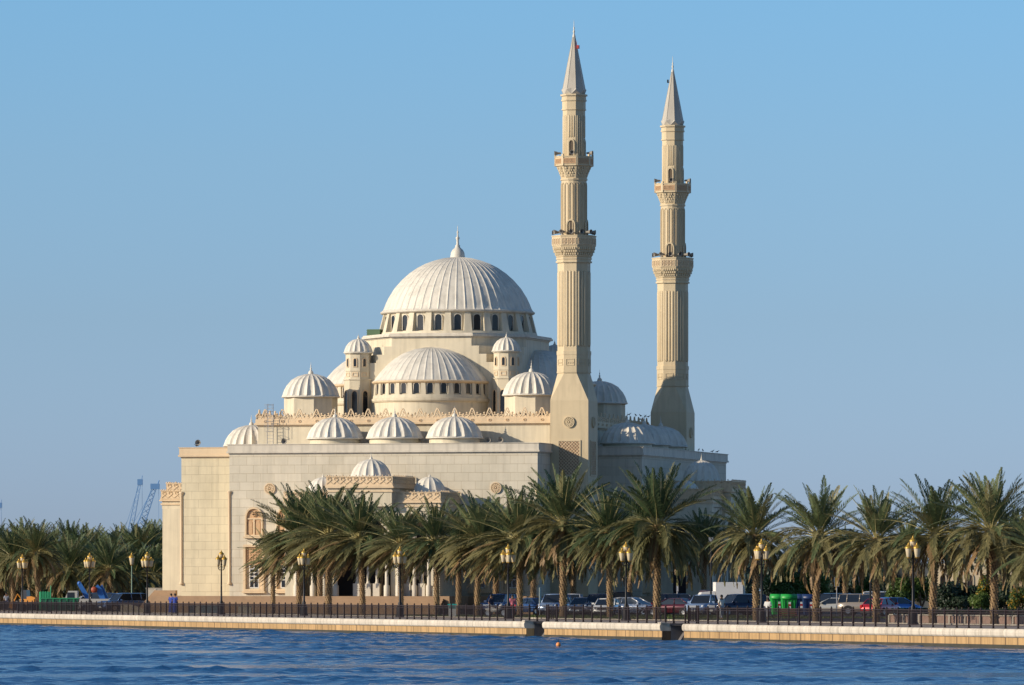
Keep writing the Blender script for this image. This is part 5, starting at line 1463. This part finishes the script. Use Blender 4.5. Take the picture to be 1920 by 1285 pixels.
# ================================================================ PEOPLE
SKN = mat('skin', (.26, .14, .09), .6); HAIR = mat('black_hair', (.012, .01, .01), .6)
def skinned(name, pts, edges, rad, m, parent, lv=2):
    me = bpy.data.meshes.new(name); me.from_pydata(pts, edges, []); me.materials.append(m)
    o = bpy.data.objects.new(name, me); link(o, parent)
    md = o.modifiers.new('skin', 'SKIN'); md.use_smooth_shade = True
    for i, r in enumerate(rad):
        r = r if isinstance(r, tuple) else (r, r)
        me.skin_vertices[0].data[i].radius = r
    me.skin_vertices[0].data[0].use_root = True
    o.modifiers.new('sub', 'SUBSURF').render_levels = lv
    return o
def person(px, off, lab, pose, top, low, grp=None, rz=0, XY=None, z=None, robe=None):
    X, Y = XY or on_line(px, off)
    t = thing('person', lab, 'person', (X, Y, z or 1.08), rz, grp)
    P = dict(pel=(0,0,.95), spine=(0,0,1.15), chest=(0,0,1.36), neck=(0,0,1.5), head=(0,-.015,1.58), crown=(0,-.01,1.70),
             sl=(-.17,0,1.42), el=(-.24,.03,1.15), wl=(-.22,-.08,.92), hl=(-.21,-.12,.82), sr=(.17,0,1.42), er=(.24,.03,1.15), wr=(.22,-.08,.92), hr=(.21,-.12,.82),
             ll=(-.09,0,.9), kl=(-.1,-.06,.5), al=(-.1,.02,.09), tl=(-.11,-.14,.04), lr=(.09,0,.9), kr=(.1,.0,.5), ar=(.1,.12,.1), tr=(.11,-.03,.04))
    if pose == 'sit':
        P.update(kl=(-.12,-.44,.62), al=(-.13,-.38,.2), tl=(-.13,-.54,.14), kr=(.12,-.44,.62), ar=(.13,-.38,.2), tr=(.13,-.54,.14), ll=(-.09,-.05,.72), lr=(.09,-.05,.72))
        for k in ('pel','spine','chest','neck','head','crown','sl','el','wl','hl','sr','er','wr','hr'): P[k] = (P[k][0], P[k][1]-(.0 if k == 'pel' else .03), P[k][2]-.2)
        P['wl'] = (-.2,-.32,.86); P['wr'] = (.2,-.32,.86); P['hl'] = (-.2,-.4,.85); P['hr'] = (.2,-.4,.85)
    names = list(P); ix = {k: i for i, k in enumerate(names)}
    E = [('pel','spine'),('spine','chest'),('chest','neck'),('neck','head'),('head','crown'),('chest','sl'),('sl','el'),('el','wl'),('wl','hl'),('chest','sr'),('sr','er'),('er','wr'),('wr','hr'),
         ('pel','ll'),('ll','kl'),('kl','al'),('al','tl'),('pel','lr'),('lr','kr'),('kr','ar'),('ar','tr')]
    rad = dict(pel=(.15,.11), spine=(.14,.1), chest=(.17,.11), neck=.055, head=(.085,.1), crown=(.075,.09), sl=.065, el=.045, wl=.032, hl=(.04,.02), sr=.065, er=.045, wr=.032, hr=(.04,.02),
               ll=.09, kl=.06, al=.042, tl=(.045,.03), lr=.09, kr=.06, ar=.042, tr=(.045,.03))
    skinned('body', [P[k] for k in names], [(ix[a], ix[c]) for a, c in E], [rad[k] for k in names], SKN, t)
    def cloth(name, keys, es, grow, m):
        jx = {k: i for i, k in enumerate(keys)}
        rr_ = []
        for k in keys:
            r = rad[k]; r = r if isinstance(r, tuple) else (r, r); rr_.append((r[0]+grow, r[1]+grow))
        skinned(name, [P[k] for k in keys], [(jx[a], jx[c]) for a, c in es], rr_, m, t)
    cloth('shirt', ['spine','pel','chest','sl','el','sr','er'], [('spine','pel'),('spine','chest'),('chest','sl'),('sl','el'),('chest','sr'),('sr','er')], .022, top)
    if robe:
        b = MB(); b.smooth = True; b.loft([[(rx*cos(a), ry*sin(a), z_) for a in [k*pi/8 for k in range(16)]] for z_, rx, ry in ((.1,.25,.2),(.12,.26,.21),(.5,.22,.18),(.9,.19,.15),(1.2,.175,.14),(1.4,.15,.11))]); b.build('robe', robe, t)
    else: cloth('trousers', ['pel','ll','kl','al','lr','kr','ar'], [('pel','ll'),('ll','kl'),('kl','al'),('pel','lr'),('lr','kr'),('kr','ar')], .02, low)
    hx, hy, hz = P['head']
    b = MB(); b.smooth = True; b.M = Matrix.Translation((hx, hy+.015, hz+.06)); b.rev([(.001,.125),(.06,.11),(.095,.06),(.105,0),(.1,-.04)], 12); 
    b.build('hair', HAIR, t)
    b = MB(); b.M = Matrix.Translation((hx, hy, hz)); b.loft([[(-.015,-.1,.0),(.015,-.1,.0),(0,-.1,.05)],[(-.006,-.125,.005),(.006,-.125,.005),(0,-.105,.04)]]); b.ball((-.1,.01,.02),.022,6,4); b.ball((.1,.01,.02),.022,6,4); b.build('face_features', SKN, t)
    for s in (-1, 1):
        b = MB(); b.ball((hx+s*.035, hy-.095, hz+.045), .011, 6, 4); b.build('eye', HAIR, t)
    for s, h, w in ((-1, P['hl'], P['wl']), (1, P['hr'], P['wr'])):   # fingers
        b = MB(); d = (Vector(h)-Vector(w)).normalized()
        for f in range(4):
            o = Vector(h)+Vector((0, (f-1.5)*.018, 0)); l = (.07, .08, .075, .06)[f]
            b.path([o, o+d*l*.5+Vector((-s*.005,0,0)), o+d*l+Vector((-s*.02,0,0))], [.009,.008,.006], 5)
        o = Vector(w).lerp(Vector(h), .5)+Vector((0,-.03,0)); b.path([o, o+Vector((0,-.03,0))+d*.03, o+Vector((0,-.035,0))+d*.06], [.011,.009,.007], 5)
        b.build('fingers', SKN, t)
    return t
cl = {k: mat('cloth_'+k, v, .8, var=.1, vscale=6) for k, v in dict(royal_blue=(.03,.06,.3), white=(.62,.62,.6), navy=(.02,.025,.06), red=(.5,.03,.07), khaki=(.3,.25,.15), grey=(.3,.32,.36), black=(.02,.02,.022), pink=(.55,.16,.2), teal=(.03,.3,.26)).items()}
person(321, 0, 'person in blue robe, left one of the two by the mosque steps', 'walk', cl['royal_blue'], cl['navy'], 'people by the mosque steps', 2.6, at_depth(321, 548), 1.08, cl['royal_blue'])
person(328, 0, 'person in a plain royal blue robe nearer the mosque wall', 'walk', cl['royal_blue'], cl['navy'], 'people by the mosque steps', 2.9, at_depth(328, 545), 1.08, cl['royal_blue'])
person(961, 11, 'person in a pink top right of the lamp post', 'walk', cl['pink'], cl['red'], None, .3)
person(921, 12, 'person in dark clothes pushing the motorbike', 'walk', cl['navy'], cl['grey'], None, .8)
person(1440, 16, 'person in white seated on the lawn edge left of the green bins', 'sit', cl['white'], cl['grey'], None, -.4, None, 1.12)
person(12, 16, 'person in grey standing under the leftmost palm', 'walk', cl['grey'], cl['navy'], None, .2)
person(1353, 20, 'person in a white shirt beside the steel blue pickup', 'walk', cl['white'], cl['grey'], None, .5)
# motorbike near the first people
X, Y = on_line(930, 12)
t = thing('motorbike', 'small pale motorbike held by the person in dark clothes', 'motorbike', (X, Y, G0+.1), -.35)
for x in (-.62, .62):
    b = MB(); b.M = Matrix.Translation((x, 0, .3)) @ Matrix.Rotation(pi/2, 4, 'X'); b.rev([(.2,-.04),(.29,-.05),(.3,0),(.29,.05),(.2,.04)], 18); w = b.build('wheel', M['tyre'], t)
    b = MB(); b.M = Matrix.Translation((x, 0, .3)) @ Matrix.Rotation(pi/2, 4, 'X'); b.rev([(.01,-.02),(.2,-.025),(.2,.025),(.01,.02)], 12); b.build('rim', M['rim'], w)
b = MB(); b.smooth = True; b.loft([[(x, y*w_, z) for y, z in ((-1, z0), (-1, z1), (1, z1), (1, z0))] for x, z0, z1, w_ in ((-.8,.5,.62,.1),(-.3,.35,.75,.16),(.05,.35,.62,.14),(.35,.5,.9,.14),(.5,.55,.95,.06))]); b.build('fairing', M['lgrey'], t)
b = MB(); b.box(-.75, -.05, -.12, .12, .752, .84); b.build('seat', M['trim'], t)
b = MB(); b.path([(.45,-.33,1.02),(.42,0,.98),(.45,.33,1.02)], .018, 5); b.tube((.42,0,.98),(.62,0,.3),.025); b.build('handlebar', M['rim'], t)

# ================================================================ SKY, SUN, CAMERA
w = bpy.data.worlds.new('World'); SC.world = w; w.use_nodes = True
nt = w.node_tree; bg = nt.nodes['Background']
sky = nt.nodes.new('ShaderNodeTexSky'); sky.sky_type = 'NISHITA'; sky.sun_disc = False
SE = radians(20.0); SX, SY = -.934, -.358
sky.sun_elevation = SE; sky.sun_rotation = atan2(SX, SY)
sky.altitude = 2000; sky.air_density = .8; sky.dust_density = 2.4; sky.ozone_density = 5.5
tcw = nt.nodes.new('ShaderNodeTexCoord'); spw = nt.nodes.new('ShaderNodeSeparateXYZ'); nt.links.new(tcw.outputs['Generated'], spw.inputs[0])
mzw = nt.nodes.new('ShaderNodeMath'); mzw.operation = 'MULTIPLY'; mzw.inputs[1].default_value = 5; nt.links.new(spw.outputs[2], mzw.inputs[0])
cr = nt.nodes.new('ShaderNodeValToRGB'); nt.links.new(mzw.outputs[0], cr.inputs[0])        # tint put on the sky colour by height, low haze included
el = cr.color_ramp.elements
for i_, (p_, c_) in enumerate(((.0, (.90, .82, .93)), (.086, (.921, .839, .909)), (.213, (.978, .877, .83)), (.34, (1.075, 1.009, .887)), (.459, (1.106, 1.137, .98)), (1.0, (1.1, 1.13, 1.0)))):
    e_ = el[i_] if i_ < 1 else (el.new(p_) if i_ < 5 else el[len(el)-1])
    e_.position = p_; e_.color = (c_[0]/1.25, c_[1]/1.25, c_[2]/1.25, 1)
vmw = nt.nodes.new('ShaderNodeVectorMath'); vmw.operation = 'MULTIPLY'; nt.links.new(sky.outputs[0], vmw.inputs[0]); nt.links.new(cr.outputs[0], vmw.inputs[1])
vsw = nt.nodes.new('ShaderNodeVectorMath'); vsw.operation = 'SCALE'; vsw.inputs['Scale'].default_value = 1.25; nt.links.new(vmw.outputs[0], vsw.inputs[0]); nt.links.new(vsw.outputs[0], bg.inputs[0]); bg.inputs[1].default_value = .14
sun = bpy.data.lights.new('sun', 'SUN'); sun.energy = 5.0; sun.angle = radians(.5); sun.color = (1, .86, .67)
so = bpy.data.objects.new('sun', sun); COL.objects.link(so)
d = Vector((SX*cos(SE), SY*cos(SE), sin(SE)))
so.rotation_euler = d.to_track_quat('Z', 'Y').to_euler(); so.location = (-200, -100, 200)
cam = bpy.data.cameras.new('camera'); co = bpy.data.objects.new('camera', cam); COL.objects.link(co)
co.location = (0, 0, ZC); co.rotation_euler = (pi/2, 0, 0)
cam.sensor_width = 36; cam.lens = F/1920*36; cam.shift_y = (HOR-642.5)/1920; cam.clip_start = 1; cam.clip_end = 20000
SC.camera = co
SC.view_settings.view_transform = 'Standard'; SC.view_settings.look = 'None'; SC.view_settings.exposure = 0; SC.view_settings.gamma = 1
SC.render.engine = 'CYCLES'; SC.cycles.max_bounces = 6; SC.cycles.use_denoising = True
